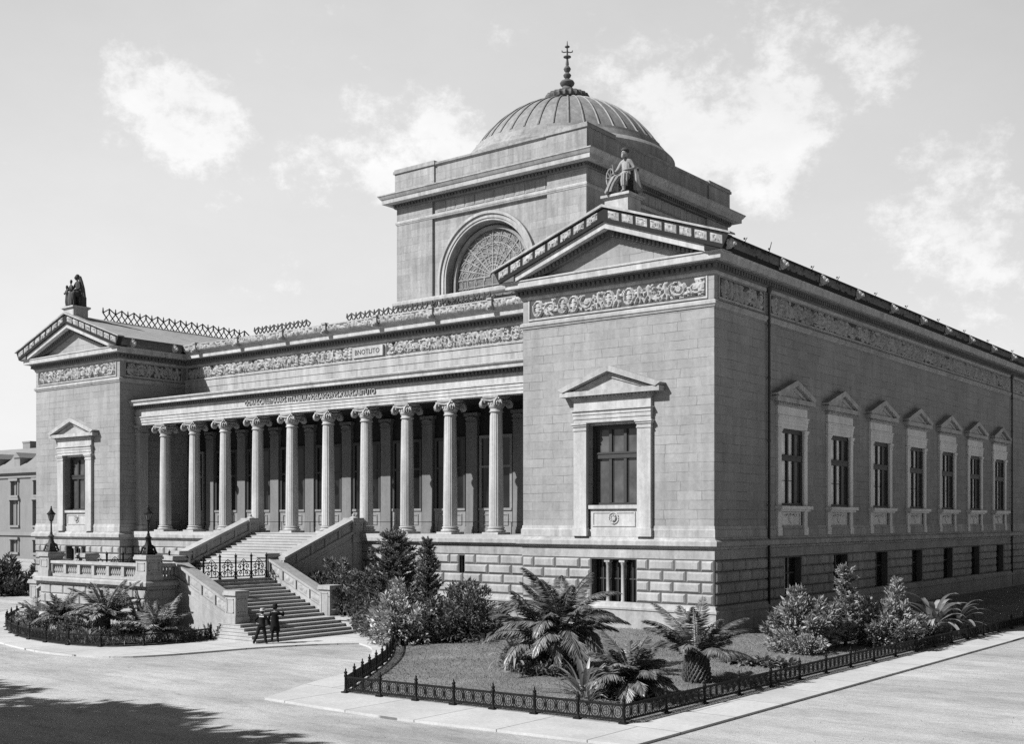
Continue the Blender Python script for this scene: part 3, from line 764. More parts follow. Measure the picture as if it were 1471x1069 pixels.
# front wall with a great arched window
AR, AZ = 4.35, 25.6; acx = MX
mb = MB(); n = 36
arc = [(acx + AR * math.cos(math.pi * i / n), AZ + AR * math.sin(math.pi * i / n)) for i in range(n + 1)]
def tower_front(y):
    vs = []; 
    L0, R0, B0, T0 = TL, TR, 18.5, 33.0
    for i in range(n):
        (x0, z0), (x1, z1) = arc[i], arc[i + 1]
        mb.add([(x0, y, z0), (x1, y, z1), (x1, y, T0), (x0, y, T0)], [(0, 1, 2, 3)])
        mb.add([(x0, y, z0), (x1, y, z1), (x1, y + .9, z1), (x0, y + .9, z0)], [(0, 1, 2, 3)])
    for x0, x1 in ((L0, acx - AR), (acx + AR, R0)): mb.add([(x0, y, B0), (x1, y, B0), (x1, y, T0), (x0, y, T0)], [(0, 1, 2, 3)])
    for x in (acx - AR, acx + AR): mb.add([(x, y, B0), (x, y, AZ), (x, y + .9, AZ), (x, y + .9, B0)], [(0, 1, 2, 3)])
tower_front(TF)
mb.add([(TR, TF, 18.5), (TR, TBk, 18.5), (TR, TBk, 33), (TR, TF, 33)], [(0, 1, 2, 3)]); mb.add([(TL, TF, 18.5), (TL, TBk, 18.5), (TL, TBk, 33), (TL, TF, 33)], [(0, 1, 2, 3)])
mb.add([(TL, TBk, 18.5), (TR, TBk, 18.5), (TR, TBk, 33), (TL, TBk, 33)], [(0, 1, 2, 3)])
part(mb, 'tower_wall', M_TOWER)
# corner strips
for x0, x1 in ((TL - .22, -37.3), (-25.4, TR + .22)): mb = MB(); mb.box(x0, x1, TF - .22, TF + .0, 18.6, 32.4); part(mb, 'corner_pilaster', M_TOWER)
for y0, y1 in ((TF, TF + 3.7), (TBk - 3.7, TBk + .22)): 
    for x0, x1 in ((TR, TR + .22), (TL - .22, TL)): mb = MB(); mb.box(x0, x1, y0, y1, 18.6, 32.4); part(mb, 'corner_pilaster', M_TOWER)
def strip(prof, mat, name, gapless=True):
    m_ = MB(); m_.run(prof, sq(.22), True); return part(m_, name, mat)
strip([(-.6, 30.98), (.03, 30.98), (.06, 31.06), (.1, 31.12), (.1, 31.24), (.0, 31.34), (-.6, 31.34)], M_TRIM, 'string_course')
strip([(-.5, 24.0), (.2, 24.0), (.28, 24.1), (.28, 24.3), (.1, 24.45), (-.5, 24.45)], M_TRIM, 'tower_base_moulding')
mb = MB()                                  # panels of the tower frieze
for i in range(11):
    x = -36.9 + i * 1.03; mb.box(x + .02, x + .9, TF - .03, TF, 31.5, 32.3)
for i in range(15):
    y = TF + 4 + i * 1.03; mb.box(TR, TR + .03, y + .02, y + .9, 31.5, 32.3)
part(mb, 'frieze_panel_moulding', M_TOWER)
strip([(-.5, 32.4), (.12, 32.4), (.2, 32.48), (.2, 32.68), (.36, 32.74), (-.5, 32.74)], M_CORNICE, 'bed_moulding')
mb = MB(); d0 = .42
dentils(mb, 'y', TF - .22, -1, TL - .2, TR + .2, 32.49, 32.68, .19, .34, .34, .2); dentils(mb, 'x', TR + .22, 1, TF - .2, TBk + .2, 32.49, 32.68, .19, .34, .34, .2); part(mb, 'dentil_moulding', M_CORNICE)
strip([(-.5, 32.74), (.85, 32.76), (.89, 32.8), (.92, 32.78), (.92, 33.1), (1.0, 33.16), (1.16, 33.4), (1.2, 33.42), (1.2, 33.5), (.2, 33.85), (-.5, 33.9)], M_TRIM, 'cornice')
strip([(-.6, 33.8), (-.02, 33.8), (-.02, 35.3), (.06, 35.36), (.16, 35.42), (.16, 35.58), (-.1, 35.66), (-.6, 35.66)], M_TOWER, 'parapet')
mb = MB()
for x0, x1 in ((TL - .34, -37.0), (-25.4, TR + .34)):
    for y0, y1 in ((TF - .34, TF + 3.6), (TBk - 3.6, TBk + .34)):
        mb = MB(); mb.box(x0, x1, y0, y1, 33.8, 35.4); mb.box(x0 - .12, x1 + .12, y0 - .12, y1 + .12, 35.4, 35.62); mb.box(x0 - .04, x1 + .04, y0 - .04, y1 + .04, 35.62, 35.78); part(mb, 'parapet_pier', M_TOWER)
mb = MB(); mb.box(TL, TR, TF, TBk, 34.9, 35.1); part(mb, 'tower_roof', M_DARKROOF)
# arch mouldings and the traceried lunette
aw = MB()
for (r0, r1, d) in ((AR + .0, AR + .18, .12), (AR + .18, AR + .5, .2), (AR + .5, AR + .72, .34)):
    for i in range(48):
        a0, a1 = math.pi * i / 48, math.pi * (i + 1) / 48
        pt = lambda r, a, y: (acx + r * math.cos(a), y, AZ + r * math.sin(a))
        aw.hexa([pt(r0, a0, TF - d), pt(r1, a0, TF - d), pt(r1, a0, TF), pt(r0, a0, TF), pt(r0, a1, TF - d), pt(r1, a1, TF - d), pt(r1, a1, TF), pt(r0, a1, TF)])
    for sg in (-1, 1): aw.box(acx + sg * r0, acx + sg * r1, TF - d, TF, 22.2, AZ)
part(aw, 'arch_moulding', M_TRIM)
wn = MB(); wn.prism([(acx + AR * math.cos(math.pi * i / 36), AZ + AR * math.sin(math.pi * i / 36)) for i in range(37)] + [(acx - AR, 21), (acx + AR, 21)], 'y', TF + .8, TF + .9)
wo = part(wn, 'lunette_window', M_BRONZE)
rgb = MB()
for (r0, r1) in ((AR - .55, AR - .3), (AR - .12, AR)):
    for i in range(40):
        a0, a1 = math.pi * i / 40, math.pi * (i + 1) / 40
        pt = lambda r, a, y: (acx + r * math.cos(a), y, AZ + r * math.sin(a))
        rgb.hexa([pt(r0, a0, TF + .5), pt(r1, a0, TF + .5), pt(r1, a0, TF + .79), pt(r0, a0, TF + .79), pt(r0, a1, TF + .5), pt(r1, a1, TF + .5), pt(r1, a1, TF + .79), pt(r0, a1, TF + .79)])
    for sg in (-1, 1): rgb.box(acx + sg * r0, acx + sg * r1, TF + .5, TF + .79, 22.2, AZ)
part(rgb, 'lunette_ring', M_TOWER, wo)
tr_ = MB(); yy = TF + .78
ra = AR - .55
for r in (.9, 1.8, 2.7, 3.3): tr_.tube([(acx + r * math.cos(a), yy, AZ + r * math.sin(a)) for a in np.linspace(-.3, math.pi + .3, 30)], .06, 5)
for k in range(13):
    a = math.pi * k / 12; tr_.tube([(acx + .3 * math.cos(a), yy, AZ + .3 * math.sin(a)), (acx + ra * math.cos(a), yy, AZ + ra * math.sin(a))], .05 if k % 3 else .075, 5)
    if k < 12:
        a2 = a + math.pi / 24
        for rc, rr in ((3.0, .27), (2.25, .36), (1.35, .2)):
            c_ = (acx + rc * math.cos(a2), AZ + rc * math.sin(a2)); tr_.tube([(c_[0] + rr * math.cos(t), yy, c_[1] + rr * math.sin(t)) for t in np.linspace(0, 2 * math.pi, 12)[:-1]], .04, 4, True)
        for rc in (3.4, 2.0, 2.5):
            a3 = a2 + .1; tr_.tube([(acx + rc * math.cos(a2 - .08), yy, AZ + rc * math.sin(a2 - .08)), (acx + (rc + .3) * math.cos(a3), yy, AZ + (rc + .3) * math.sin(a3))], .045, 4)
for z in (22.6, 23.8, 24.9): tr_.tube([(acx - ra, yy, z), (acx + ra, yy, z)], .06, 5)
for x in np.linspace(-ra, ra, 9): tr_.tube([(acx + x, yy, 22), (acx + x, yy, AZ)], .05, 5)
part(tr_, 'tracery', M_TOWER, wo)
# dome
dm_ = MB(); RD, ZD, HD = 8.15, 38.0, 4.65
RS = (RD * RD + HD * HD) / (2 * HD)
a0 = math.asin(RD / RS)
cap = [(RS * math.sin(a0 * (1 - i / 22)), ZD + HD - RS + RS * math.cos(a0 * (1 - i / 22))) for i in range(22)] + [(.2, ZD + HD)]
dm_.lathe(cap, 80, (TCx, TCy, 0)); dome = part(dm_, 'dome', M_LEAD)
st_ = MB(); st_.lathe([(9.45, 34.8), (9.45, 36.75), (9.2, 37.0), (9.0, 37.2), (8.85, 37.25), (8.75, 37.5), (8.6, 37.55), (8.5, 37.8), (8.35, 37.85), (8.3, 38.08), (7.8, 38.1)], 80, (TCx, TCy, 0)); part(st_, 'dome_step', M_TOWER)
rbs = MB()
for k in range(40):
    a = 2 * math.pi * k / 40
    pts = [(TCx + (r + .02) * math.cos(a), TCy + (r + .02) * math.sin(a), z + .02) for r, z in cap[:20]]
    rbs.tube(pts, .08, 5); rbs.ball((TCx + 8.2 * math.cos(a), TCy + 8.2 * math.sin(a), 38.1), .11, 6, 5)
part(rbs, 'dome_rib', M_LEAD, dome)
fn = MB(); cz = ZD + HD + .02
fn.lathe([(1.5, 0), (1.75, .1), (1.8, .2), (1.45, .3), (1.0, .36), (1.0, .8), (.62, .95), (.66, 1.1), (.5, 1.25), (.42, 1.4), (.6, 1.55), (.66, 1.72), (.55, 1.9), (.3, 2.02), (.16, 2.12), (.3, 2.26), (.36, 2.42), (.26, 2.56), (.13, 2.66), (.26, 2.8), (.33, 2.98), (.24, 3.14), (.12, 3.26), (.15, 3.4), (.1, 3.8), (.08, 4.3), (.07, 4.9), (.03, 5.45)], 20, (TCx, TCy, cz))
fn.lathe([(1.1, -.2), (1.55, -.2), (1.6, .0), (1.92, .14), (2.02, .38), (1.88, .62), (1.55, .74), (1.1, .66)], 96, (TCx, TCy, cz), flute=lambda i: -.07 * abs(math.sin(math.pi * i / 4)))
for (z, r) in ((4.05, .34), (4.5, .1), (4.95, .22)): fn.lathe([(.05, -.05), (r, -.03), (r, .04), (.05, .08)], 12, (TCx, TCy, cz + z))
for a in range(4):
    c, s = math.cos(a * math.pi / 2 + .66), math.sin(a * math.pi / 2 + .66)
    fn.tube([(TCx, TCy, cz + 4.5), (TCx + .3 * c, TCy + .3 * s, cz + 4.46), (TCx + .48 * c, TCy + .48 * s, cz + 4.52), (TCx + .46 * c, TCy + .46 * s, cz + 4.62)], .055, 5)
part(fn, 'finial', M_FIN, dome)
# ================================================================== GRAND STAIRCASE
ZG = -.6                                  # pavement level
SX = -31.4
stair = tag(empty('grand_staircase', (SX, -5, 0)), 'wide pale stone double staircase with panelled balustrades climbing to the portico', 'staircase')
def sp(mb, name, mat): return mb.build(name, mat, stair)
mir = lambda x: 2 * SX - x
LZ = 2.3
# upper flight
mb = MB(); n = 15
for i in range(n):
    z1 = LZ + (4.85 - LZ) * (i + 1) / n; y0 = -5.38 + .42 * i
    mb.box(SX - 4.75, SX + 4.75, y0, 1.15, z1 - (4.85 - LZ) / n + .002, z1 - .045); mb.box(SX - 4.75, SX + 4.75, y0 - .035, 1.15, z1 - .045, z1)
sp(mb, 'steps', M_STEP)
def slope_wall(fixed0, fixed1, axis, a, za, b, zb, low, name_mat=M_STAIR, panels=4, faces=(0, 1), carve=False):
    """raking balustrade from (a, za) to (b, zb) measured on the step line"""
    k = (zb - za) / (b - a); Zl = lambda t: za + k * (t - a)
    w = MB()
    P = lambda t0, l0, h0, t1, l1, h1: [(t0, Zl(t0) + l0), (t1, Zl(t1) + l1), (t1, Zl(t1) + h1), (t0, Zl(t0) + h0)]
    w.prism([(a, low), (b, low), (b, zb + .12), (a, za + .12)], axis, fixed0 + .06, fixed1 - .06)
    w.prism(P(a, .1, .3, b, .1, .3), axis, fixed0 + .0, fixed1 - .0)
    w.prism(P(a, -.25, -.15, b, -.25, -.15), axis, fixed0 + .02, fixed1 - .02)
    w.prism(P(a, .3, .88, b, .3, .88), axis, fixed0 + .14, fixed1 - .14)
    w.prism(P(a, .84, .93, b, .84, .93), axis, fixed0 + .06, fixed1 - .06); w.prism(P(a, .93, 1.08, b, .93, 1.08), axis, fixed0 - .04, fixed1 + .04)
    for f0, f1 in ((fixed0 + .06, fixed0 + .15), (fixed1 - .15, fixed1 - .06)):
        for i in range(panels + 1):
            t = a + (b - a) * i / panels; d = .09 * (1 if b > a else -1)
            t0 = min(max(t - abs(d), min(a, b)), max(a, b)); t1 = min(max(t + abs(d), min(a, b)), max(a, b))
            w.prism(P(t0, .3, .84, t1, .3, .84), axis, f0, f1)
    sp(w, 'balustrade', name_mat)
    r = MB()
    for i in range(panels):
        t0 = a + (b - a) * (i + .12) / panels; t1 = a + (b - a) * (i + .88) / panels; W = abs(t1 - t0)
        for f, og in ((fixed0 + .135, -1), (fixed1 - .135, 1)):
            def place(u, z, h, f=f, og=og, t0=t0, t1=t1, W=W):
                t = t0 + (t1 - t0) * u / W; zz = Zl(t) + .36 + z
                return (f + og * h * .6, t, zz) if axis == 'x' else (t, f + og * h * .6, zz)
            relief(r, place, W, .44, .07, 300 + i + int(abs(fixed0) * 7), 'scroll', .9)
    sp(r, 'carved_panel', [M_STAIR, M_STAIR])
def pier(x0, x1, y0, y1, z0, z1, name='newel', panel=True):
    p = MB(); p.box(x0 - .07, x1 + .07, y0 - .07, y1 + .07, z0, z0 + .34); p.box(x0 - .03, x1 + .03, y0 - .03, y1 + .03, z0 + .34, z0 + .42)
    p.box(x0, x1, y0, y1, z0 + .42, z1 - .3); p.box(x0 - .04, x1 + .04, y0 - .04, y1 + .04, z1 - .3, z1 - .24)
    p.box(x0 - .1, x1 + .1, y0 - .1, y1 + .1, z1 - .24, z1 - .1); p.box(x0 - .06, x1 + .06, y0 - .06, y1 + .06, z1 - .1, z1)
    za, zb = z0 + .55, z1 - .42
    if zb - za > .3:
        for (q0, q1, f, ax) in ((x0, x1, y0, 'y'), (y0, y1, x1, 'x'), (x0, x1, y1, 'y'), (y0, y1, x0, 'x')):
            s = -1 if f in (y0, x0) and not (ax == 'x' and f == x1) else 1
            m_ = .14
            for (u0, u1, v0, v1) in ((q0 + m_, q1 - m_, za, za + .05), (q0 + m_, q1 - m_, zb - .05, zb), (q0 + m_, q0 + m_ + .05, za, zb), (q1 - m_ - .05, q1 - m_, za, zb)):
                if ax == 'y': p.box(u0, u1, f, f + s * .025, v0, v1)
                else: p.box(f, f + s * .025, u0, u1, v0, v1)
    return sp(p, name, M_STAIR)
for x0, x1 in ((SX - 5.5, SX - 4.7), (SX + 4.7, SX + 5.5)):
    slope_wall(x0, x1, 'x', -5.4, LZ + .1, .35, 4.72, -.7, panels=5)
    p0 = pier(x0 - .02, x1 + .02, .3, 1.16, 4.3, 5.86)
    f = MB(); xc = (x0 + x1) / 2; f.lathe([(.3, 0), (.2, .06), (.1, .12), (.12, .2), (.03, .3)], 10, (xc, .73, 5.86)); f.box(x0, x1, .32, 1.14, -.5, 4.3); sp(f, 'newel_cap', M_STAIR)
TX = (-37.05, -26.4)
# landing and lower flights
mb = MB(); mb.box(mir(-26.45), -26.45, -12.6, -5.2, -.75, LZ); mb.box(SX - 4.7, SX + 4.7, -5.2, 1.1, -.75, LZ - .01); mb.box(-36.95, -26.5, -14.3, -12.6, -.7, LZ + .02); sp(mb, 'landing', M_STEP)
SL = (LZ - .25) / 12; TR_ = .425
for side in (1, -1):
    fx = (lambda x: x) if side == 1 else mir
    mb = MB()
    for i in range(12):
        z1 = LZ - SL * i; xe = -26.45 + TR_ * i
        if i: mb.box(fx(-26.9), fx(xe), -12.1, -6.0, z1 - SL + .002, z1 - .045); mb.box(fx(-26.9), fx(xe + .035), -12.1, -6.0, z1 - .045, z1)
    for k in range(5):
        z1 = .25 - .17 * k; xe = -21.2 + .42 * (k + 1); ye = -12.84 - .09 * k
        mb.box(fx(-22.6 + .02 * k), fx(xe), ye, -6.14, z1 - .17 + (.002 if k < 4 else -.1), z1 - .045); mb.box(fx(-22.6 + .02 * k), fx(xe + .035), ye - .03, -6.14, z1 - .045, z1)
    sp(mb, 'steps', M_STEP)
    for y0, y1 in ((-12.75, -11.98), (-6.05, -5.25)):
        slope_wall(y0, y1, 'y', fx(-26.65), LZ + .08, fx(-22.0), .42, -.7, panels=4)
        xa, xb = sorted((fx(-22.12), fx(-21.26)))
        pier(xa, xb, y0 - .02, y1 + .02, .26 if y0 < -10 else -.6, 1.98)
        xa, xb = sorted((fx(-27.55), fx(-26.65)))
        pier(xa, xb, y0 - .02, y1 + .02, LZ, 3.72)
    b = MB(); xa, xb = sorted((fx(-21.15), fx(-19.35)))
    b.box(xa, xb, -6.12, -4.35, -.7, .08); b.box(xa - .05, xb + .06, -6.2, -4.28, .08, .24); sp(b, 'end_block', M_STAIR)
    # terrace side wall under the landing, with short parapet
    b = MB(); xs = TX[1] if side == 1 else TX[0]
    b.box(xs - .25 * side, xs, -14.6, -12.7, -.75, 2.1); sp(b, 'terrace_wall', M_STAIR)
    b = MB(); xo = xs + .0
    b.box(xs - .35 * side, xs - .05 * side, -13.75, -12.77, LZ + .1, 2.6); b.box(xs - .4 * side, xs, -13.75, -12.77, 3.16, 3.34)
    for q in range(4): b.lathe([(.09, 0), (.06, .06), (.12, .2), (.07, .42), (.1, .56)], 8, (xs - .2 * side, -13.55 + .22 * q, 2.6))
    sp(b, 'parapet', M_STAIR)
# terrace front

mb = MB(); mb.box(TX[0] + .25, TX[1] - .25, -14.58, -14.2, -.75, 2.1); sp(mb, 'terrace_wall', M_STAIR)
mb = MB(); blocks(mb, 'y', -14.58, -1, TX[0], TX[1], .3, 1.95, 3, 1.2, seed=5, proud=.07, ch=.05); 
for sx_, so in ((TX[0], -1), (TX[1], 1)): blocks(mb, 'x', sx_, so, -14.6, -12.75, .3, 1.95, 3, .9, seed=6, proud=.07, ch=.05)
sp(mb, 'rusticated_cladding', M_STAIR)
mb = MB(); tp = [(TX[0], -12.77), (TX[0], -14.6), (TX[1], -14.6), (TX[1], -12.77)]
mb.run([(-.3, -.75), (.2, -.75), (.2, .1), (.12, .2), (.1, .28), (-.3, .28)], tp); sp(mb, 'plinth', M_STAIR)
mb = MB(); mb.run([(-.6, 1.98), (.08, 1.98), (.12, 2.08), (.26, 2.12), (.3, 2.14), (.3, 2.32), (.22, 2.4), (-.6, 2.42)], tp); sp(mb, 'terrace_cornice', M_STAIR)
for xa, xb in ((TX[0] - .02, TX[0] + .95), (TX[1] - .95, TX[1] + .02)): pier(xa, xb, -14.66, -13.72, 2.4, 3.82, 'lamp_pier')
mb = MB(); xa, xb = TX[0] + .97, TX[1] - .97
mb.box(xa, xb, -14.5, -14.1, 2.42, 2.58); mb.box(xa, xb, -14.56, -14.04, 3.18, 3.34); mb.box(xa, xb, -14.5, -14.1, 3.12, 3.18)
W_ = xb - xa
for i in range(7):
    x = xa + W_ * i / 6
    mb.box(max(xa, x - .13), min(xb, x + .13), -14.51, -14.09, 2.58, 3.12)
    if i < 6:
        for q in range(6): mb.lathe([(.1, 0), (.06, .06), (.12, .2), (.06, .4), (.1, .54)], 8, (x + .13 + (W_ / 6 - .26) * (q + .5) / 6, -14.3, 2.58))
sp(mb, 'parapet', M_STAIR)

# --- iron gates across the head of each lower flight
def gate_mesh(w):
    m = MB(); m.box(0, w, -.03, .03, .1, .15); m.box(0, w, -.03, .03, .92, .98)
    n = round(w / 1.15); 
    for i in range(n + 1):
        x = w * i / n; m.tube([(x, 0, 0), (x, 0, 1.25)], .055, 6); m.ball((x, 0, 1.32), .085, 8, 6); m.tube([(x, 0, 1.36), (x, 0, 1.5)], [.05, .01], 5); m.lathe([(.09, 0), (.09, .08)], 8, (x, 0, 0))
        if i < n:
            for q in (0, 1):
                cx_ = x + w / n * (.28 + .44 * q); sg = 1 if q == 0 else -1
                m.tube([(cx_ + sg * .24 * math.exp(-t * .22) * math.cos(t), 0, .7 + .2 * math.exp(-t * .22) * math.sin(t)) for t in np.linspace(-1.5, 8, 20)], .028, 4)
                m.tube([(cx_ - sg * .24 * math.exp(-t * .22) * math.cos(t), 0, .35 + .18 * math.exp(-t * .22) * math.sin(t)) for t in np.linspace(-1.5, 8, 20)], .028, 4)
                m.tube([(cx_, 0, .15), (cx_, 0, .92)], .018, 4)
            cx_ = x + w / n / 2; m.tube([(cx_, 0, .15), (cx_, 0, 1.05)], .03, 5); m.tube([(cx_ - .2, 0, .98), (cx_, 0, 1.14), (cx_ + .2, 0, .98)], .025, 4)
    return m
for side, lab in ((1, 'black scrolled iron railing closing the head of the nearer lower stair flight'), (-1, 'black scrolled iron railing closing the head of the farther lower stair flight')):
    x = -26.62 if side == 1 else mir(-26.62)
    o = gate_mesh(5.7).build('iron_railing', M_IRON, None); o.location = (x, -11.88, LZ); o.rotation_euler = (0, 0, math.pi / 2)
    tag(o, lab, 'railing', 'railings closing the lower stair flights')

# --- lamps on the terrace piers
def lamp(loc, label, mat):
    e = tag(empty('street_lamp', loc), label, 'lamp', 'lamps on the terrace piers')
    b = MB(); b.lathe([(.36, 0), (.38, .06), (.3, .12), (.31, .2), (.24, .3), (.27, .4), (.2, .52), (.15, .7), (.13, .84), (.17, .9), (.2, .94), (.12, 1.0), (.075, 1.08), (.09, 1.12), (.055, 1.2), (.045, 1.72), (.08, 1.76), (.05, 1.8), (.11, 1.88)], 14)
    for a in range(4):
        t = a * math.pi / 2 + .78; c, s = math.cos(t), math.sin(t)
        b.tube([(.16 * c, .16 * s, .52), (.3 * c, .3 * s, .42), (.36 * c, .36 * s, .22), (.44 * c, .44 * s, .06)], [.05, .07, .06, .07], 5)
    b.build('post', mat, e, False)
    gl = MB(); gl.lathe([(.1, 1.9), (.19, 2.24)], 6, smooth=False); gl.build('lantern_glass', M_PANE, e, False)
    t = MB(); 
    for a in range(6):
        c, s = math.cos(a * math.pi / 3), math.sin(a * math.pi / 3); t.tube([(.105 * c, .105 * s, 1.88), (.2 * c, .2 * s, 2.26)], .015, 4)
    t.lathe([(.12, 1.86), (.12, 1.9)], 6, smooth=False); t.lathe([(.25, 2.24), (.26, 2.28), (.16, 2.38), (.09, 2.46), (.1, 2.5), (.05, 2.53), (.07, 2.58), (.03, 2.64), (.05, 2.68), (.005, 2.76)], 12); t.build('lantern_roof', M_IRON, e, False)
lamp((TX[0] + .46, -14.2, 3.82), 'iron lamp post with lantern on the terrace pier farther from the stairs', M_CREST)
lamp((TX[1] - .46, -14.2, 3.82), 'iron lamp post with lantern on the terrace pier beside the stairs', M_IRON)

# ================================================================== GROUND
def smooth_path(p, n=6):
    out = []
    q = [Vector(a) for a in p]
    for i in range(len(q) - 1):
        a, b, c, d = q[max(i - 1, 0)], q[i], q[i + 1], q[min(i + 2, len(q) - 1)]
        for k in range(n):
            t = k / n
            out.append(tuple(.5 * ((2 * b) + (c - a) * t + (2 * a - 5 * b + 4 * c - d) * t * t + (3 * b - a - 3 * c + d) * t ** 3)))
    return out + [tuple(q[-1])]
F_CURVE = smooth_path([(-19.5, -4.35), (-17.1, -5.7), (-12.5, -10.0), (-8.7, -14.3), (-5.7, -18.5), (-3.2, -22.2)])
F_FRONT = [(-3.2, -22.2), (8.3, -21.45)]
F_SIDE = [(8.3, -21.45), (8.5, -4.6), (9.2, 22), (10.2, 62)]
F_LEFT = smooth_path([(-54.5, -3), (-48.2, -8.6), (-41, -14.4), (-36.5, -17), (-33.5, -18.25), (-30.9, -19.05), (-27.5, -19.5), (-25, -19.3), (-23.5, -18.6), (-22.8, -17.4), (-22.5, -16), (-22.3, -14.6), (-22.75, -13.2)])
def region(name, poly, zfun, mats, step=None, skirt=None, holes=()):
    """flat or gently shaped ground polygon, triangulated with interior points"""
    pts = [Vector(p[:2]) for p in poly]; dense = []
    for i, a in enumerate(pts):
        b = pts[(i + 1) % len(pts)]; k = max(1, int((b - a).length / (step or 1e9)))
        dense += [a + (b - a) * j / k for j in range(k)]
    n = len(dense); vs = list(dense)
    def inside(x, y):
        c = False
        for i in range(n):
            a, b = dense[i], dense[i - 1]
            if (a.y > y) != (b.y > y) and x < (b.x - a.x) * (y - a.y) / (b.y - a.y) + a.x: c = not c
        return c
    if step:
        xs, ys = [p.x for p in dense], [p.y for p in dense]
        x = min(xs)
        while x < max(xs):
            y = min(ys)
            while y < max(ys):
                if inside(x, y): vs.append(Vector((x + random.uniform(-.2, .2) * step, y + random.uniform(-.2, .2) * step)))
                y += step
            x += step
    r = delaunay_2d_cdt(vs, [], [list(range(n))], 1, 1e-5)
    mb = MB(); mb.add([(p.x, p.y, zfun(p.x, p.y)) for p in r[0]], [tuple(f) for f in r[2]], step is not None)
    if skirt:
        for i in range(n):
            a, b = dense[i], dense[(i + 1) % n]
            mb.add([(a.x, a.y, zfun(a.x, a.y)), (b.x, b.y, zfun(b.x, b.y)), (b.x, b.y, skirt), (a.x, a.y, skirt)], [(0, 1, 2, 3)])
    return mb.build(name, mats, None), inside
def seg_dist(x, y, path):
    d = 1e9
    for (ax, ay), (bx, by) in zip(path, path[1:]):
        dx, dy = bx - ax, by - ay; t = max(0, min(1, ((x - ax) * dx + (y - ay) * dy) / (dx * dx + dy * dy + 1e-9)))
        d = min(d, math.hypot(x - ax - t * dx, y - ay - t * dy))
    return d
FENCE = F_CURVE + F_FRONT[1:] + F_SIDE[1:]
WALLS = [(-21, -4.6), (-26, -4.8), (-26, 1.0), (-12, 1.0), (-12, -.2), (.2, -.2), (.2, 62)]
def lawn_z(x, y):
    a, b = seg_dist(x, y, FENCE), seg_dist(x, y, WALLS)
    return ZG + .03 + .6 * a / (a + b + .01)

m, nt, N, L, b = newmat('gravel_road'); M_ROAD = m
tc = N.new('ShaderNodeTexCoord').outputs['Object']
n1 = noise(nt, tc, .12, 5, .6); n2 = noise(nt, mapping(nt, tc, (.35, 1.1, 1)), .55, 5, .6); n3 = noise(nt, tc, 9, 4, .7); n4 = noise(nt, tc, 60, 2, .6)
f = math_node(nt, 'MULTIPLY', maprange(nt, n1, .3, .7, .8, 1.12), maprange(nt, n2, .32, .68, .74, 1.14))
f = math_node(nt, 'MULTIPLY', f, maprange(nt, n3, .3, .7, .84, 1.1)); f = math_node(nt, 'MULTIPLY', f, maprange(nt, n4, .3, .7, .62, 1.34))
n5 = noise(nt, mapping(nt, tc, (.5, 1.6, 1), (7, 3, 0)), 1.7, 6, .75); n6 = noise(nt, mapping(nt, tc, (1, 1, 1), (3, 17, 0)), 3.2, 6, .7)
f = math_node(nt, 'MULTIPLY', f, maprange(nt, n5, .48, .72, 1.04, .74)); f = math_node(nt, 'MULTIPLY', f, maprange(nt, n6, .6, .72, 1, .7))
L.new(grey(nt, math_node(nt, 'MULTIPLY', f, .45)), b.inputs['Base Color']); b.inputs['Roughness'].default_value = .95; b.inputs['Specular IOR Level'].default_value = .1
bump(nt, math_node(nt, 'ADD', math_node(nt, 'MULTIPLY', n3, .7), n4), .5, .04, b)
m, nt, N, L, b = newmat('pavement_slabs'); M_PAVE = m
tc = N.new('ShaderNodeTexCoord').outputs['Object']
br = N.new('ShaderNodeTexBrick'); L.new(mapping(nt, tc, (1, 1, 1), (.4, 1.2, 0)), br.inputs['Vector']); br.inputs['Scale'].default_value = 1; br.inputs['Brick Width'].default_value = 3.1; br.inputs['Row Height'].default_value = 3.4
br.inputs['Mortar Size'].default_value = .022; br.inputs['Mortar Smooth'].default_value = .3; br.offset = .35; br.inputs['Color1'].default_value = g(.94); br.inputs['Color2'].default_value = g(1.04); br.inputs['Mortar'].default_value = g(.3)
n1 = noise(nt, tc, .5, 5, .6); n3 = noise(nt, tc, 7, 4, .65)
f = math_node(nt, 'MULTIPLY', math_node(nt, 'MULTIPLY', br.outputs['Color'], maprange(nt, n1, .3, .7, .86, 1.1)), maprange(nt, n3, .3, .7, .9, 1.08))
L.new(grey(nt, math_node(nt, 'MULTIPLY', f, .47)), b.inputs['Base Color']); b.inputs['Roughness'].default_value = .9; b.inputs['Specular IOR Level'].default_value = .15
bump(nt, math_node(nt, 'SUBTRACT', n3, br.outputs['Fac']), .3, .03, b)
m, nt, N, L, b = newmat('lawn_turf'); M_LAWN = m
tc = N.new('ShaderNodeTexCoord').outputs['Object']
n1 = noise(nt, tc, .45, 5, .6); n3 = noise(nt, tc, 5, 5, .7); n4 = noise(nt, tc, 30, 3, .7)
f = math_node(nt, 'MULTIPLY', math_node(nt, 'MULTIPLY', maprange(nt, n1, .3, .7, .7, 1.3), maprange(nt, n3, .3, .7, .75, 1.25)), maprange(nt, n4, .3, .7, .7, 1.3))
L.new(grey(nt, math_node(nt, 'MULTIPLY', f, .2)), b.inputs['Base Color']); b.inputs['Roughness'].default_value = .95; b.inputs['Specular IOR Level'].default_value = .1
bump(nt, math_node(nt, 'ADD', n3, n4), .8, .06, b)
M_SOIL = plain('bed_soil', .06, .95, .1, var=.4)
def bldmat(name, v): return stone(name, v, mott=.12, streak=.1)

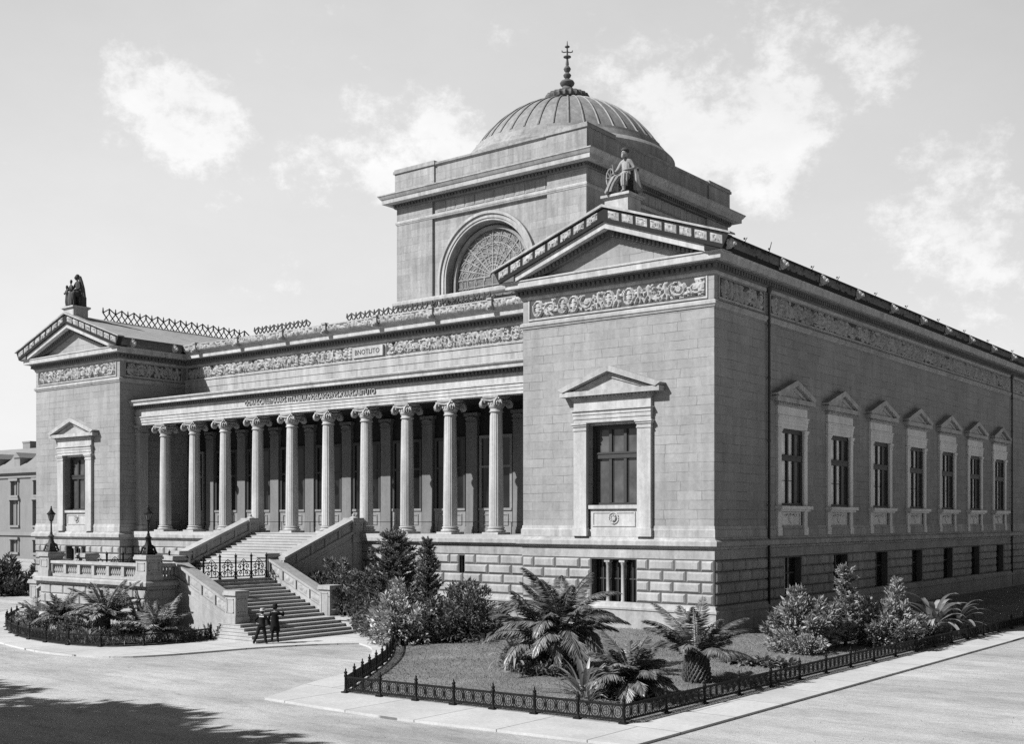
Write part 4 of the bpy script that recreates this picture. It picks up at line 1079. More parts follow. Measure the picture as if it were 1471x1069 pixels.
mb = MB(); mb.add([(-900, -700, -.68), (700, -700, -.68), (700, 900, -.68), (-900, 900, -.68)], [(0, 1, 2, 3)])
tag(mb.build('ground', M_ROAD, None), 'pale gravel forecourt and road around the museum', 'ground', kind='structure')
OUT = [(11.9, 62), (10.95, 14.75), (10.35, -24.2), (1.84, -25.0), (-4.6, -24.8)] + smooth_path([(-4.6, -24.8), (-6.3, -21), (-7.5, -17.8), (-10.3, -13.9), (-13, -11), (-15.2, -9.7)], 4)[1:] + smooth_path([(-15.2, -9.7), (-16.5, -11.4), (-17.7, -14.2), (-18.2, -16.8), (-18.7, -19), (-19.6, -20.6), (-21.5, -21.5), (-24.8, -21.8), (-31.1, -20.6), (-37, -18.5), (-43, -15.2), (-50, -9.8), (-56, -4)], 4)[1:]
INN = list(F_LEFT) + [(-22.7, -12.5), (-21, -12.4), (-21, -6.1), (-19.4, -6.15), (-19.4, -4.5)] + [tuple(p) for p in F_CURVE] + [(8.3, -21.45), (8.5, -4.6), (9.2, 22), (10.2, 62)]
o, _ = region('pavement', OUT + INN[::1], lambda x, y: ZG, M_PAVE, None, -.72)
tag(o, 'pale slab pavement round the lawn and flower beds', 'pavement', kind='structure')
LP = [tuple(p) for p in F_CURVE] + [(8.3, -21.45), (8.5, -4.6), (9.2, 22), (10.2, 62), (.12, 62), (.12, -.14), (-12.1, -.14), (-12.1, 1.05), (-25.8, 1.05), (-25.8, -5.3), (-21.2, -5.3), (-21.2, -4.4)]
lawn, in_lawn = region('lawn', LP, lawn_z, M_LAWN, 1.2, -.75)
tag(lawn, 'mown lawn sloping gently up to the museum wall', 'lawn', kind='structure')
BP = [tuple(p) for p in F_LEFT] + [(-22.75, -12.6), (-26.2, -12.6), (-26.2, -14.3), (-36.6, -14.3), (-41, -12.6), (-52, 1)]
o, in_bed = region('planting_bed', BP, lambda x, y: ZG + .05, M_SOIL, None, -.72)
tag(o, 'dark soil of the curved planting bed under the terrace', 'bed', kind='structure')

# ------------------------------------------------------------------ foliage tools
def unit(a): return a / np.maximum(np.linalg.norm(a, axis=1, keepdims=True), 1e-9)
def leaf_arrays(c, d, nrm, ln, wd, fold=.25):
    """folded diamond leaves: centre-base c, direction d, normal nrm -> verts, faces"""
    n = len(c); d = unit(d); s = unit(np.cross(d, nrm)); k = np.cross(s, d)
    ln = np.asarray(ln).reshape(-1, 1) * np.ones((n, 1)); wd = np.asarray(wd).reshape(-1, 1) * np.ones((n, 1))
    v = np.empty((n, 4, 3)); v[:, 0] = c; v[:, 1] = c + d * ln * .45 + s * wd * .5 + k * wd * fold; v[:, 2] = c + d * ln - k * ln * .12; v[:, 3] = c + d * ln * .45 - s * wd * .5 + k * wd * fold
    b = (np.arange(n) * 4)[:, None]
    f = np.concatenate([b + np.array([[0, 1, 2]]), b + np.array([[0, 2, 3]])], 1).reshape(-1, 3)
    return v.reshape(-1, 3), f
def np_mesh(name, parts, mat):
    vs, fs, o = [], [], 0
    for v, f in parts: vs.append(v); fs.append(f + o); o += len(v)
    v = np.concatenate(vs); f = np.concatenate(fs)
    me = bpy.data.meshes.new(name); me.vertices.add(len(v)); me.vertices.foreach_set('co', v.astype(np.float32).ravel())
    me.loops.add(f.size); me.loops.foreach_set('vertex_index', f.astype(np.int32).ravel()); me.polygons.add(len(f))
    me.polygons.foreach_set('loop_start', np.arange(0, f.size, f.shape[1], dtype=np.int32)); me.polygons.foreach_set('loop_total', np.full(len(f), f.shape[1], np.int32))
    me.materials.append(mat); me.update(calc_edges=True); return me
def ground_at(x, y): return lawn_z(x, y) if in_lawn(x, y) else (ZG + .05 if in_bed(x, y) else ZG)

def shrub(name, label, loc, rad, h, n, ls, mat, clumps=26, seed=0, group=None, cat='shrub', spiky=.5, lw=.42, low=.0):
    r = np.random.default_rng(seed); x, y = loc; z0 = ground_at(x, y)
    e = tag(empty(name, (x, y, z0)), label, cat, group)
    # feathery shoots fanning up and out from the base: an uneven, open outline
    ls *= 1.25; n = int(n * .8); parts = []; tips = []; k = max(20, n // clumps)
    for i in range(clumps):
        a = i * 2.4 + r.uniform(-.5, .5); inc = (r.uniform(.02, 1) ** .75) * 1.25; top = h * r.uniform(.7, 1.06) * (1 - .18 * inc)
        d = np.array([math.sin(inc) * math.cos(a) * rad, math.sin(inc) * math.sin(a) * rad, math.cos(inc * .95) * top]) * (1 if i % 3 else .75)
        tips.append(d); u = r.random(k) ** .75 * .86 + .14
        bow = np.array([math.cos(a), math.sin(a), 0]) * rad * .12 * np.sin(np.pi * u)[:, None]
        c = d * u[:, None] + bow; wq = rad * r.uniform(.13, .27) * np.sin(np.pi * np.clip(u, 0, .97)) ** .6 + .03
        o = unit(r.normal(size=(k, 3))); p = c + o * (wq * r.uniform(.4, 1.05, k))[:, None]; p[:, 2] = np.maximum(p[:, 2], .05)
        dirs = d / np.linalg.norm(d) * .75 + o * .8 + r.normal(size=(k, 3)) * .4
        parts.append(leaf_arrays(p, dirs, r.normal(size=(k, 3)), ls * r.uniform(.55, 1.4, k), ls * lw * r.uniform(.6, 1.2, k)))
    ks = n // 5; a = r.uniform(0, 2 * np.pi, ks); q = np.sqrt(r.random(ks)) * rad * .85; p = np.c_[q * np.cos(a), q * np.sin(a), r.random(ks) ** 1.5 * h * .45 + .05]
    parts.append(leaf_arrays(p, r.normal(size=(ks, 3)) + np.c_[np.cos(a), np.sin(a), np.full(ks, .5)], r.normal(size=(ks, 3)), ls * r.uniform(.6, 1.3, ks), ls * lw))
    C = np.array(tips)
    link('foliage', np_mesh('foliage', parts, mat), e, False)
    s = MB()
    for c in C[::2]: s.tube([(r.uniform(-.1, .1), r.uniform(-.1, .1), -.15), (c[0] * .4, c[1] * .4, c[2] * .5), tuple(c * .9)], [.05, .035, .012], 5)
    s.build('stem', M_BARK, e, False)
    return e
def conifer(name, label, loc, rad, h, whorls, per, ls, mat, seed=0, shape=.85, droop=.25, cat='conifer'):
    r = np.random.default_rng(seed); x, y = loc; z0 = ground_at(x, y); e = tag(empty(name, (x, y, z0)), label, cat)
    parts = []; s = MB(); s.tube([(0, 0, -.2), (.03, 0, h * .5), (0, 0, h * .98)], [.13 * h / 5, .08 * h / 5, .012], 7)
    for w in range(whorls):
        t = (w + r.uniform(-.3, .3)) / whorls; zz = h * (.06 + .92 * max(t, 0)); Lb = rad * (1 - t) ** shape * r.uniform(.75, 1.15) + .12
        for q in range(per):
            L2 = Lb * r.uniform(.65, 1.2); a = r.uniform(0, 2 * np.pi); m_ = max(5, int(L2 / ls * 4.5)); u = np.linspace(.12, 1, m_)[:, None]
            dir_ = np.array([math.cos(a), math.sin(a), 0]); up = .55 * (t) + .1
            p = dir_ * L2 * u + np.array([0, 0, 1]) * (L2 * (up * u - droop * u * u) + .25 * L2 * u ** 3) + np.array([0, 0, zz])
            s.tube([tuple(p[0]), tuple(p[m_ // 2]), tuple(p[-1])], [.025, .015, .006], 4)
            side = np.array([-math.sin(a), math.cos(a), 0])
            for sg in (-1, 1, 0, 0):
                dd = dir_ * .75 + side * sg * .9 + np.array([0, 0, .25]) + r.normal(size=(m_, 3)) * .28 + (np.array([0, 0, .5]) if sg == 0 else 0)
                parts.append(leaf_arrays(p + r.normal(size=(m_, 3)) * ls * .12, dd, r.normal(size=(m_, 3)), ls * r.uniform(.7, 1.3, m_), ls * .3))
    tt = np.linspace(.9, 1, 8)[:, None] * h; parts.append(leaf_arrays(np.c_[np.zeros(8), np.zeros(8), tt[:, 0]], r.normal(size=(8, 3)) * .3 + np.array([0, 0, 1]), r.normal(size=(8, 3)), ls * 1.1, ls * .3))
    link('foliage', np_mesh('foliage', parts, mat), e, False); s.build('trunk', M_BARK, e, False); return e
def frond_parts(r, az, el, Lf, sag, nl, ll, lw, base, twist=0):
    """one feather frond: returns leaf arrays and its rib points"""
    t = np.linspace(0, 1, nl); ang = el - sag * t ** 1.5
    dx = np.cumsum(np.cos(ang)) / nl * Lf; dz = np.cumsum(np.sin(ang)) / nl * Lf
    ca, sa = math.cos(az), math.sin(az)
    P = np.c_[dx * ca, dx * sa, dz] + base
    tan = unit(np.gradient(P, axis=0)); side = np.array([-sa, ca, 0]); upv = unit(np.cross(tan, np.tile(side, (nl, 1))) * -1)
    prof = np.clip(np.minimum(t / .18, 1) * (1.02 - t ** 3.5 * .75), .15, 1)
    out = []
    for sg in (-1, 1):
        d = side * sg * (1.0 - .35 * t[:, None]) + tan * (.45 + .7 * t[:, None]) + upv * (.35 + r.normal(size=(nl, 1)) * .12) + r.normal(size=(nl, 3)) * .07 + np.array([0, 0, -.42])
        sel = t > .1
        out.append(leaf_arrays(P[sel], d[sel], (upv + side * sg * .5)[sel], (ll * prof * r.uniform(.85, 1.15, nl))[sel], lw, .1))
    return out, P
def palm(name, label, loc, n, Lf, mat, seed=0, heads=((0, 0, .4),), el=(.35, 1.35), sag=(.9, 1.6), nl=46, ll=.5, lw=.05, trunk=.22, group=None, under=0, undermat=None):
    r = np.random.default_rng(seed); x, y = loc; z0 = ground_at(x, y); e = tag(empty(name, (x, y, z0)), label, 'palm', group)
    parts = []; rib = MB()
    for (hx, hy, hz) in heads:
        k = max(4, n // len(heads))
        for i in range(k):
            az = 2 * math.pi * (i + r.uniform(-.35, .35)) / k * 1.0 + i * 2.4; q = (i + .5) / k
            E = el[0] + (el[1] - el[0]) * q; S = sag[1] + (sag[0] - sag[1]) * q
            o, P = frond_parts(r, az, E + r.normal() * .08, Lf * r.uniform(.75, 1.1), S + r.normal() * .12, nl, ll * r.uniform(.85, 1.1), lw, np.array([hx, hy, hz]))
            parts += o; rib.tube([tuple(P[j]) for j in range(0, nl, max(1, nl // 8))] + [tuple(P[-1])], [.035 * (1 - .8 * j / 9) for j in range(len(range(0, nl, max(1, nl // 8))) + 1)], 4)
        if trunk: 
            tk = [(hx * .6, hy * .6, -.2), (hx * .9, hy * .9, hz * .5), (hx, hy, hz + .12)]; rib.tube(tk, [trunk * 1.15, trunk, trunk * .8], 9)
            nb = int(60 + trunk * 260)
            for j in range(nb):
                a = j * 2.4; f = (j + .5) / nb; zz = hz * f; q = trunk * (1.12 - .3 * f)
                rib.tube([(hx + q * .9 * math.cos(a), hy + q * .9 * math.sin(a), zz - .06), (hx + q * 1.12 * math.cos(a), hy + q * 1.12 * math.sin(a), zz + .03), (hx + q * (1.3 + r.uniform(0, .15)) * math.cos(a + .08), hy + q * 1.3 * math.sin(a + .08), zz + .12 + r.uniform(0, .06))], [.075, .065, .02], 5)
    link('fronds', np_mesh('fronds', parts, mat), e, False); rib.build('trunk', M_BARK2, e, False)
    if under:
        m_ = under; a = r.uniform(0, 2 * np.pi, m_); rr = np.sqrt(r.random(m_)) * Lf * .5; p = np.c_[rr * np.cos(a), rr * np.sin(a), r.uniform(.02, .75, m_) * (1 - rr / Lf * 1.2)]
        link('undergrowth', np_mesh('undergrowth', [leaf_arrays(p, r.normal(size=(m_, 3)) + np.array([0, 0, .6]), r.normal(size=(m_, 3)), .2 * r.uniform(.6, 1.4, m_), .09)], undermat or mat), e, False)
    return e
def strap_plant(name, label, loc, n, Lf, width, mat, seed=0, cat='plant', el=(.3, 1.45), sag=1.5, group=None, base=.1, lift=0):
    """rosette of broad arching strap leaves"""
    r = np.random.default_rng(seed); x, y = loc; z0 = ground_at(x, y); e = tag(empty(name, (x, y, z0)), label, cat, group); mb = MB()
    for i in range(n):
        az = i * 2.4 + r.uniform(-.3, .3); E = el[0] + (el[1] - el[0]) * (i + .5) / n; Ls = Lf * r.uniform(.65, 1.1); S = sag * r.uniform(.6, 1.2); m_ = 9
        t = np.linspace(0, 1, m_); ang = E - S * t ** 1.6; dx = np.cumsum(np.cos(ang)) / m_ * Ls; dz = np.cumsum(np.sin(ang)) / m_ * Ls; w = width * np.sin(np.pi * np.clip(t * .9 + .1, 0, 1)) ** .7 * .5 + .005
        ca, sa = math.cos(az), math.sin(az); vs = []
        for j in range(m_):
            px, py, pz = base * ca + dx[j] * ca, base * sa + dx[j] * sa, dz[j] + lift
            vs += [(px - sa * w[j], py + ca * w[j], pz + w[j] * .35), (px, py, pz), (px + sa * w[j], py - ca * w[j], pz + w[j] * .35)]
        mb.add(vs, [(3 * j + k, 3 * j + k + 1, 3 * j + k + 4, 3 * j + k + 3) for j in range(m_ - 1) for k in (0, 1)], True)
    mb.build('leaves', mat, e, False)
    c = MB(); c.lathe([(.1, -.1), (.12 + base, 0), (.1 + base, .12 + lift), (.05, .22 + lift)], 10); c.build('stem', M_BARK2, e, False)
    return e
M_BARK = plain('bark', .05, .9, .1, var=.4); M_BARK2 = plain('palm_fibre', .1, .9, .1, var=.4, scale=14)
L_DARK = leafmat('dark_leaf', .125, .65); L_MID = leafmat('mid_leaf', .17, .6); L_PALE = leafmat('pale_leaf', .38, .5); L_PALM = leafmat('palm_leaf', .19, .5, .6, .35); L_STRAP = leafmat('strap_leaf', .26, .45, .5, .4); L_NEEDLE = leafmat('needle', .16, .65); L_GREY = leafmat('grey_leaf', .27, .55); L_FAR = leafmat('far_leaf', .11, .4)

# ------------------------------------------------------------------ iron fences
def fence_post(h, big):
    p = MB(); s = 1.25 if big else 1
    p.box(-.1 * s, .1 * s, -.1 * s, .1 * s, 0, .05); p.lathe([(.065 * s, .05), (.05 * s, .1), (.038 * s, .14), (.036 * s, .56), (.055 * s, .6), (.05 * s, .66), (.035 * s, .68), (.045 * s, .71), (.06 * s, .74), (.03 * s, .78), (.02, .8), (.032, .83), (.004, .9)], 8)
    return p.mesh('post', M_IRON)
POST = fence_post(.8, True)
def fence(label, path, spacing, group='low iron fences', close_end=True, skip_first=False):
    P = [Vector(p) for p in path]; L_ = [0]
    for a, b in zip(P, P[1:]): L_.append(L_[-1] + (b - a).length)
    def at(s):
        for i in range(len(P) - 1):
            if s <= L_[i + 1] or i == len(P) - 2:
                return P[i] + (P[i + 1] - P[i]) * ((s - L_[i]) / max(1e-6, L_[i + 1] - L_[i]))
    T = L_[-1]; n = max(1, round(T / spacing)); e = tag(empty('iron_fence', (P[0].x, P[0].y, ZG)), label, 'fence', group)
    pts = [at(T * i / n) for i in range(n + 1)]
    for i, p in enumerate(pts):
        if i == 0 and skip_first: continue
        o = link('post', POST, e, False); o.location = (p.x - P[0].x, p.y - P[0].y, 0)
    for i in range(n):
        a, b = pts[i], pts[i + 1]; w = (b - a).length; k = max(2, round(w / .42)); mw = w / k; m = MB()
        for z in (.1, .56): m.box(0, w, -.024, .024, z - .01, z + .04)
        for z in (.14, .53): m.box(0, w, -.01, .01, z, z + .012)
        far = (Vector((27.6, -51.9)) - a).length > 62; sg = 10 if far else 14
        for q in range(k):
            cx = mw * (q + .5)
            m.tube([(cx + .17 * mw / .42 * math.cos(t), 0, .345 + 0.205 * math.sin(t)) for t in np.linspace(0, 2 * math.pi, sg + 1)[:-1]], .019, 4, True)
            m.tube([(cx + .1 * mw / .42 * math.cos(t), 0, .345 + .135 * math.sin(t)) for t in np.linspace(0, 2 * math.pi, sg - 1)[:-1]], .012, 4, True)
            m.tube([(cx, 0, .14), (cx, 0, .56)], .009, 4); m.tube([(cx - .07, 0, .345), (cx + .07, 0, .345)], .01, 4)
            m.tube([(cx + mw / 2, 0, .12), (cx + mw / 2, 0, .56)], .02, 4)
            m.tube([(cx + mw / 2 - .07, 0, .55), (cx + mw / 2, 0, .45), (cx + mw / 2 + .07, 0, .55)], .01, 4)
        o = m.build('panel', M_IRON, e, False); o.location = (a.x - P[0].x, a.y - P[0].y, 0); o.rotation_euler = (0, 0, math.atan2(b.y - a.y, b.x - a.x))
off = lambda pts: [tuple(p) for p in pts]
fence('low black iron fence curving from the stair foot to the lawn corner', off(F_CURVE), 1.55)
fence('low black iron fence along the lawn edge facing the viewer', F_FRONT, 1.62, skip_first=True)
fence('low black iron fence running along the lawn beside the shaded wing', F_SIDE, 2.55, skip_first=True)
fence('low black iron fence curving round the palm bed under the terrace', off(F_LEFT), 2.1)

# ------------------------------------------------------------------ planting
conifer('pine_tree', 'broad dark pine with upswept branches, tallest of the trees before the portico', (-18.8, -3.4), 2.4, 5.6, 22, 8, .24, L_NEEDLE, 1, .75)
conifer('cypress_tree', 'slim pointed conifer just beside the broad pine', (-15.6, -4.0), .72, 5.1, 26, 7, .2, L_NEEDLE, 2, .6, .05)
shrub('evergreen_shrub', 'large loose shrub growing against the stair balustrade', (-24.0, -2.6), 2.3, 4.4, 9000, .22, L_MID, 30, 3, 'shrubs before the portico', spiky=1)
shrub('evergreen_shrub', 'dark bushy shrub at the foot of the broad pine', (-20.4, -4.0), 2.4, 3.4, 9000, .2, L_DARK, 26, 4, 'shrubs before the portico', spiky=1)
shrub('evergreen_shrub', 'pale silvery leaved shrub in front of the pines near the curved fence', (-12.9, -8.6), 2.2, 3.2, 9500, .24, L_PALE, 28, 5, 'shrubs before the portico', spiky=1)
shrub('evergreen_shrub', 'dark spreading conifer shrub beside the pale silvery one', (-10.8, -6.6), 2.5, 3.4, 9500, .2, L_DARK, 30, 6, 'shrubs before the portico', spiky=1)
shrub('evergreen_shrub', 'mid grey shrub wedged between stair end block and pines', (-16.6, -6.0), 2.1, 3.0, 8000, .2, L_MID, 24, 7, 'shrubs before the portico', spiky=1)
strap_plant('strap_leaf_plant', 'small dark tuft at the lawn edge beside the spreading conifer shrub', (-8.6, -7.6), 26, .9, .08, L_DARK, 8, 'plant')
palm('date_palm', 'large many headed palm on the lawn before the triple basement window', (.3, -14.2), 48, 3.1, L_PALM, 11, ((-.5, .2, 1.1), (.6, -.1, 1.5), (.1, .5, 1.9)), (.05, 1.3), (.7, 1.5), 84, .68, .07, .2, 'palms on the lawn', 2600, L_DARK)
strap_plant('strap_leaf_plant', 'arching pale strap leaves at the foot of the large palm', (-1.0, -14.9), 46, 1.5, .09, L_STRAP, 12, 'plant', lift=.35)
shrub('low_shrub', 'small knobbly shrub tucked under the outer edge of the large palm', (-1.6, -14.3), .65, 1.0, 1500, .15, L_GREY, 12, 13)
palm('date_palm', 'dense low palm near the fence corner', (6.0, -17.4), 36, 1.95, L_PALM, 14, ((0, 0, .55),), (.15, 1.4), (.7, 1.3), 76, .55, .065, .26, 'palms on the lawn', 1800, L_DARK)
strap_plant('agave_plant', 'spiky pale agave with sword leaves beside the low palm', (4.5, -18.1), 44, 1.6, .13, L_STRAP, 15, 'agave', (.1, 1.4), .7)
strap_plant('strap_leaf_plant', 'short tufted plant hard against the front fence', (5.4, -19.2), 30, .8, .06, L_MID, 16, 'plant', (.2, 1.4), .9)
palm('date_palm', 'young palm with a stout scaly trunk alone near the building corner', (5.9, -12.5), 15, 2.6, L_PALM, 17, ((0, 0, .95),), (.35, 1.4), (.7, 1.15), 84, .62, .07, .4, 'palms on the lawn')
for k in range(9):
    strap_plant('bedding_plant', 'small rosette plant in the little flower bed on the lawn', (4.6 + .32 * k, -7.2 + .22 * math.sin(k * 2.1) + .1 * k), 22, .62, .16, L_MID, 60 + k, 'plant', (.2, 1.3), .9, 'bedding plants on the lawn')
shrub('flowering_shrub', 'pale bushy shrub nearest the corner in the row along the shaded wing', (4.6, .2), 1.9, 3.1, 10000, .2, L_GREY, 28, 21, 'shrubs along the shaded wing', spiky=1)
conifer('cypress_tree', 'small slim conifer rising between the pale shrubs', (5.9, 2.2), .62, 3.9, 20, 6, .2, L_GREY, 22, .6, .05)
shrub('flowering_shrub', 'pale rounded shrub standing second from the broad leaved plant row end', (7.0, 4.6), 2.1, 3.3, 11000, .2, L_GREY, 30, 23, 'shrubs along the shaded wing', spiky=1)
shrub('flowering_shrub', 'low pale ground shrub in front of the shrubs along the wing', (5.2, -1.8), 1.6, .9, 3600, .15, L_GREY, 20, 24, 'shrubs along the shaded wing')
shrub('flowering_shrub', 'low shrub pressed against the side fence beside the broad leaved plant', (7.6, 8.0), 1.1, 1.3, 3000, .17, L_MID, 18, 28, 'shrubs along the shaded wing')
strap_plant('broad_leaf_plant', 'large plant with long drooping pale strap leaves by the side fence', (7.2, 11.2), 40, 2.5, .3, L_STRAP, 25, 'plant', (.2, 1.45), 1.5, lift=.5)
strap_plant('broad_leaf_plant', 'second drooping strap leaf plant farther along the side fence', (7.5, 14.2), 30, 2.2, .22, L_MID, 26, 'plant', (.3, 1.4), 1.4, lift=.4)
# bed under the terrace
palm('fan_palm', 'low feathery palm in the middle of the bed below the terrace wall', (-27.6, -16.4), 26, 2.4, L_GREY, 31, ((0, 0, 1.1),), (.2, 1.4), (.6, 1.3), 66, .55, .065, .24, 'palms in the terrace bed', 1500, L_DARK)
palm('fan_palm', 'low feathery palm towards the outer end of the terrace bed', (-31.6, -16.5), 24, 1.95, L_PALM, 32, ((0, 0, .75),), (.2, 1.4), (.6, 1.3), 60, .5, .06, .2, 'palms in the terrace bed', 1200, L_DARK)
palm('fan_palm', 'silvery low palm in the terrace bed next to the stair wall', (-24.2, -15.4), 22, 2.1, L_GREY, 33, ((0, 0, .45),), (.15, 1.35), (.5, 1.1), 62, .55, .06, .2, 'palms in the terrace bed', 1500, L_DARK)
palm('fan_palm', 'small palm at the far tip of the terrace bed', (-38.3, -14.2), 18, 1.4, L_PALM, 34, ((0, 0, .35),), (.2, 1.3), (.6, 1.2), 36, .4, .05, .18, 'palms in the terrace bed', 700, L_DARK)
strap_plant('strap_leaf_plant', 'twisting pale strap leaves at the front of the terrace bed', (-26.3, -18.2), 26, 1.3, .1, L_STRAP, 35, 'plant')
shrub('low_shrub', 'round leafy shrub in the terrace bed between two palms', (-29.6, -17.0), 1.0, 1.3, 2400, .16, L_MID, 16, 36, 'shrubs in the terrace bed')
shrub('low_shrub', 'round dark shrub against the terrace corner', (-25.4, -16.6), .9, 1.4, 2200, .16, L_DARK, 14, 37, 'shrubs in the terrace bed')
shrub('low_shrub', 'dark shrub in the outer part of the terrace bed', (-34.2, -16.2), 1.0, 1.1, 2200, .15, L_DARK, 14, 38, 'shrubs in the terrace bed')
def carpet(name, label, n, size, mat, inside, box, zf, hmax, seed, cat, minfence=0):
    r = np.random.default_rng(seed); P = []
    while len(P) < n:
        x, y = r.uniform(box[0], box[1]), r.uniform(box[2], box[3])
        if inside(x, y): P.append((x, y, zf(x, y)))
    P = np.array(P); d = r.normal(size=(n, 3)) * .45 + np.array([0, 0, 1.0])
    P[:, 2] += r.random(n) * hmax - .01
    tag(link(name, np_mesh(name, [leaf_arrays(P, d, r.normal(size=(n, 3)), size * r.uniform(.5, 1.5, n), size * .22)], mat)), label, cat, kind='stuff')
carpet('grass', 'short uneven grass of the lawn', 42000, .085, leafmat('grass_blade', .22, .5, .05, .9), in_lawn, (-20, 8.6, -22.2, 14), lawn_z, 0, 41, 'grass')
carpet('ground_cover', 'low leafy ground cover filling the terrace bed', 7000, .2, L_MID, in_bed, (-48, -22, -19.6, -12), lambda x, y: ZG + .05, .3, 42, 'plants')

carpet('leaf_litter', 'small dark fallen leaves and grit scattered over the gravel road', 900, .07, L_DARK, lambda x, y: (x > 10.9 or y < -25.3) or (x < -16 and y < -22), (-30, 34, -46, 26), lambda x, y: -.675, .0, 43, 'litter')
# shade trees beyond the picture edge, whose shadow lies on the road
def shade_tree(label, loc, H, rad, n, seed):
    r = np.random.default_rng(seed); n = int(n * 1.0); e = tag(empty('shade_tree', (loc[0], loc[1], -.68)), label, 'tree', 'shade trees by the road')
    C = unit(r.normal(size=(46, 3))) * (r.random((46, 1)) ** .4) * np.array([rad, rad, rad * .6]); parts = []
    for c in C:
        k = n // 46; d = unit(r.normal(size=(k, 3))); parts.append(leaf_arrays(c + d * rad * .3 * r.random((k, 1)) ** .5 + np.array([0, 0, H]), d + r.normal(size=(k, 3)) * .6, r.normal(size=(k, 3)), .75 * r.uniform(.6, 1.3, k), .45))
    link('crown', np_mesh('crown', parts, L_DARK), e, False)
    s = MB(); s.tube([(0, 0, -.2), (.2, .1, H * .5), (0, 0, H)], [.42, .32, .2], 9)
    for c in C[:14]: s.tube([(0, 0, H * .62), tuple(c * .5 + np.array([0, 0, H * .85])), tuple(c * .9 + np.array([0, 0, H]))], [.16, .1, .03], 5)
    s.build('trunk', M_BARK, e, False)
for i, (sx, sy, rr) in enumerate(((-17, -35.6, 5.2), (-8, -35.4, 5.4), (.6, -36.4, 5.0), (-3, -42, 5))):
    H = 13.5; t = H / SUN_C
    shade_tree(['spreading street tree shading the road, outermost of the row', 'spreading street tree shading the road, inner one of the row', 'spreading street tree shading the near road edge', 'spreading street tree set behind the row'][i], (sx - SUN_A * t, sy - t), H, rr, 9500, 80 + i)

# ------------------------------------------------------------------ background left
hb = tag(empty('town_house', (-156, 50, -.7)), 'grey three storey town house standing beyond the farther pavilion', 'house')
M_TOWN = bldmat('hazed_town_render', .21); M_TOWNT = bldmat('hazed_town_trim', .23); M_TOWNW = plain('hazed_town_window', .16, .5)  # house tones pulled close together, haze put into the colours
def hp(mb, n, m, p=None): return mb.build(n, m, p or hb)
xs_ = [-178.5 + 7.1 * i for i in range(6)]
hs = []
for x in xs_: hs += [(x - 1.1, x + 1.1, 9.9, 12.3), (x - 1.35, x + 1.35, 4.9, 9.1), (x - 1.2, x + 1.2, .4, 2.5)]
mb = MB(); wall_holes(mb, 'y', 50, -1, -184, -138, -.8, 14, hs, .4); mb.box(-184, -138, 50.5, 68, -.8, 13.9); hp(mb, 'wall', M_TOWN)
mb = MB(); mb.box(-184.5, -137.5, 49.4, 68.5, 13.6, 14.3); mb.box(-184.2, -137.8, 49.7, 50, 3.2, 3.8); mb.box(-184.2, -137.8, 49.75, 50, 12.8, 13.1); hp(mb, 'cornice', M_TOWNT)
for (a, b, c, d) in hs:
    m_ = MB(); m_.box(a, b, 50.35, 50.42, c, d); w = hp(m_, 'window', M_TOWNW)
    m_ = MB(); m_.box(a - .25, b + .25, 49.7, 50, c - .35, c); m_.box(a - .3, b + .3, 49.6, 50, d, d + .4); m_.box(a - .25, a, 49.85, 50, c, d); m_.box(b, b + .25, 49.85, 50, c, d); m_.box((a + b) / 2 - .06, (a + b) / 2 + .06, 50.2, 50.34, c, d); hp(m_, 'window_frame', M_TOWNT, w)
mb = MB(); mb.hexa([(-184, 49.6, 14.3), (-138, 49.6, 14.3), (-138, 68, 14.3), (-184, 68, 14.3), (-180, 56, 18.3), (-142, 56, 18.3), (-142, 62, 18.3), (-180, 62, 18.3)]); rf = hp(mb, 'roof', bldmat('town_slate', .22))
for x in (-166, -153.5): m_ = MB(); m_.box(x - 1.2, x + 1.2, 57, 58.4, 17.5, 19.4); m_.box(x - 1.3, x + 1.3, 56.9, 58.5, 19.4, 19.7); hp(m_, 'chimney', M_TOWNT, rf)
for x in xs_: m_ = MB(); m_.box(x - .9, x + .9, 50.4, 54, 14.4, 16.2); m_.prism([(x - 1.2, 16.2), (x + 1.2, 16.2), (x, 17.1)], 'y', 50.2, 54.5); hp(m_, 'dormer', M_TOWNT, rf)
for i, (x, y, rr, h) in enumerate(((-67, -.5, 2.6, 3.3), (-71.5, -2.5, 2.8, 3.6), (-76.5, -5.5, 3, 3.3), (-82, -8, 3, 3.5), (-69, 5, 3, 3.8), (-88, -12, 3, 3.4))):
    shrub('boundary_bush', 'dark bush of the hedge line beyond the museum', (x, y), rr, h, 4200, .34, L_FAR, 26, 90 + i, 'bushes of the far hedge line', 'bush')

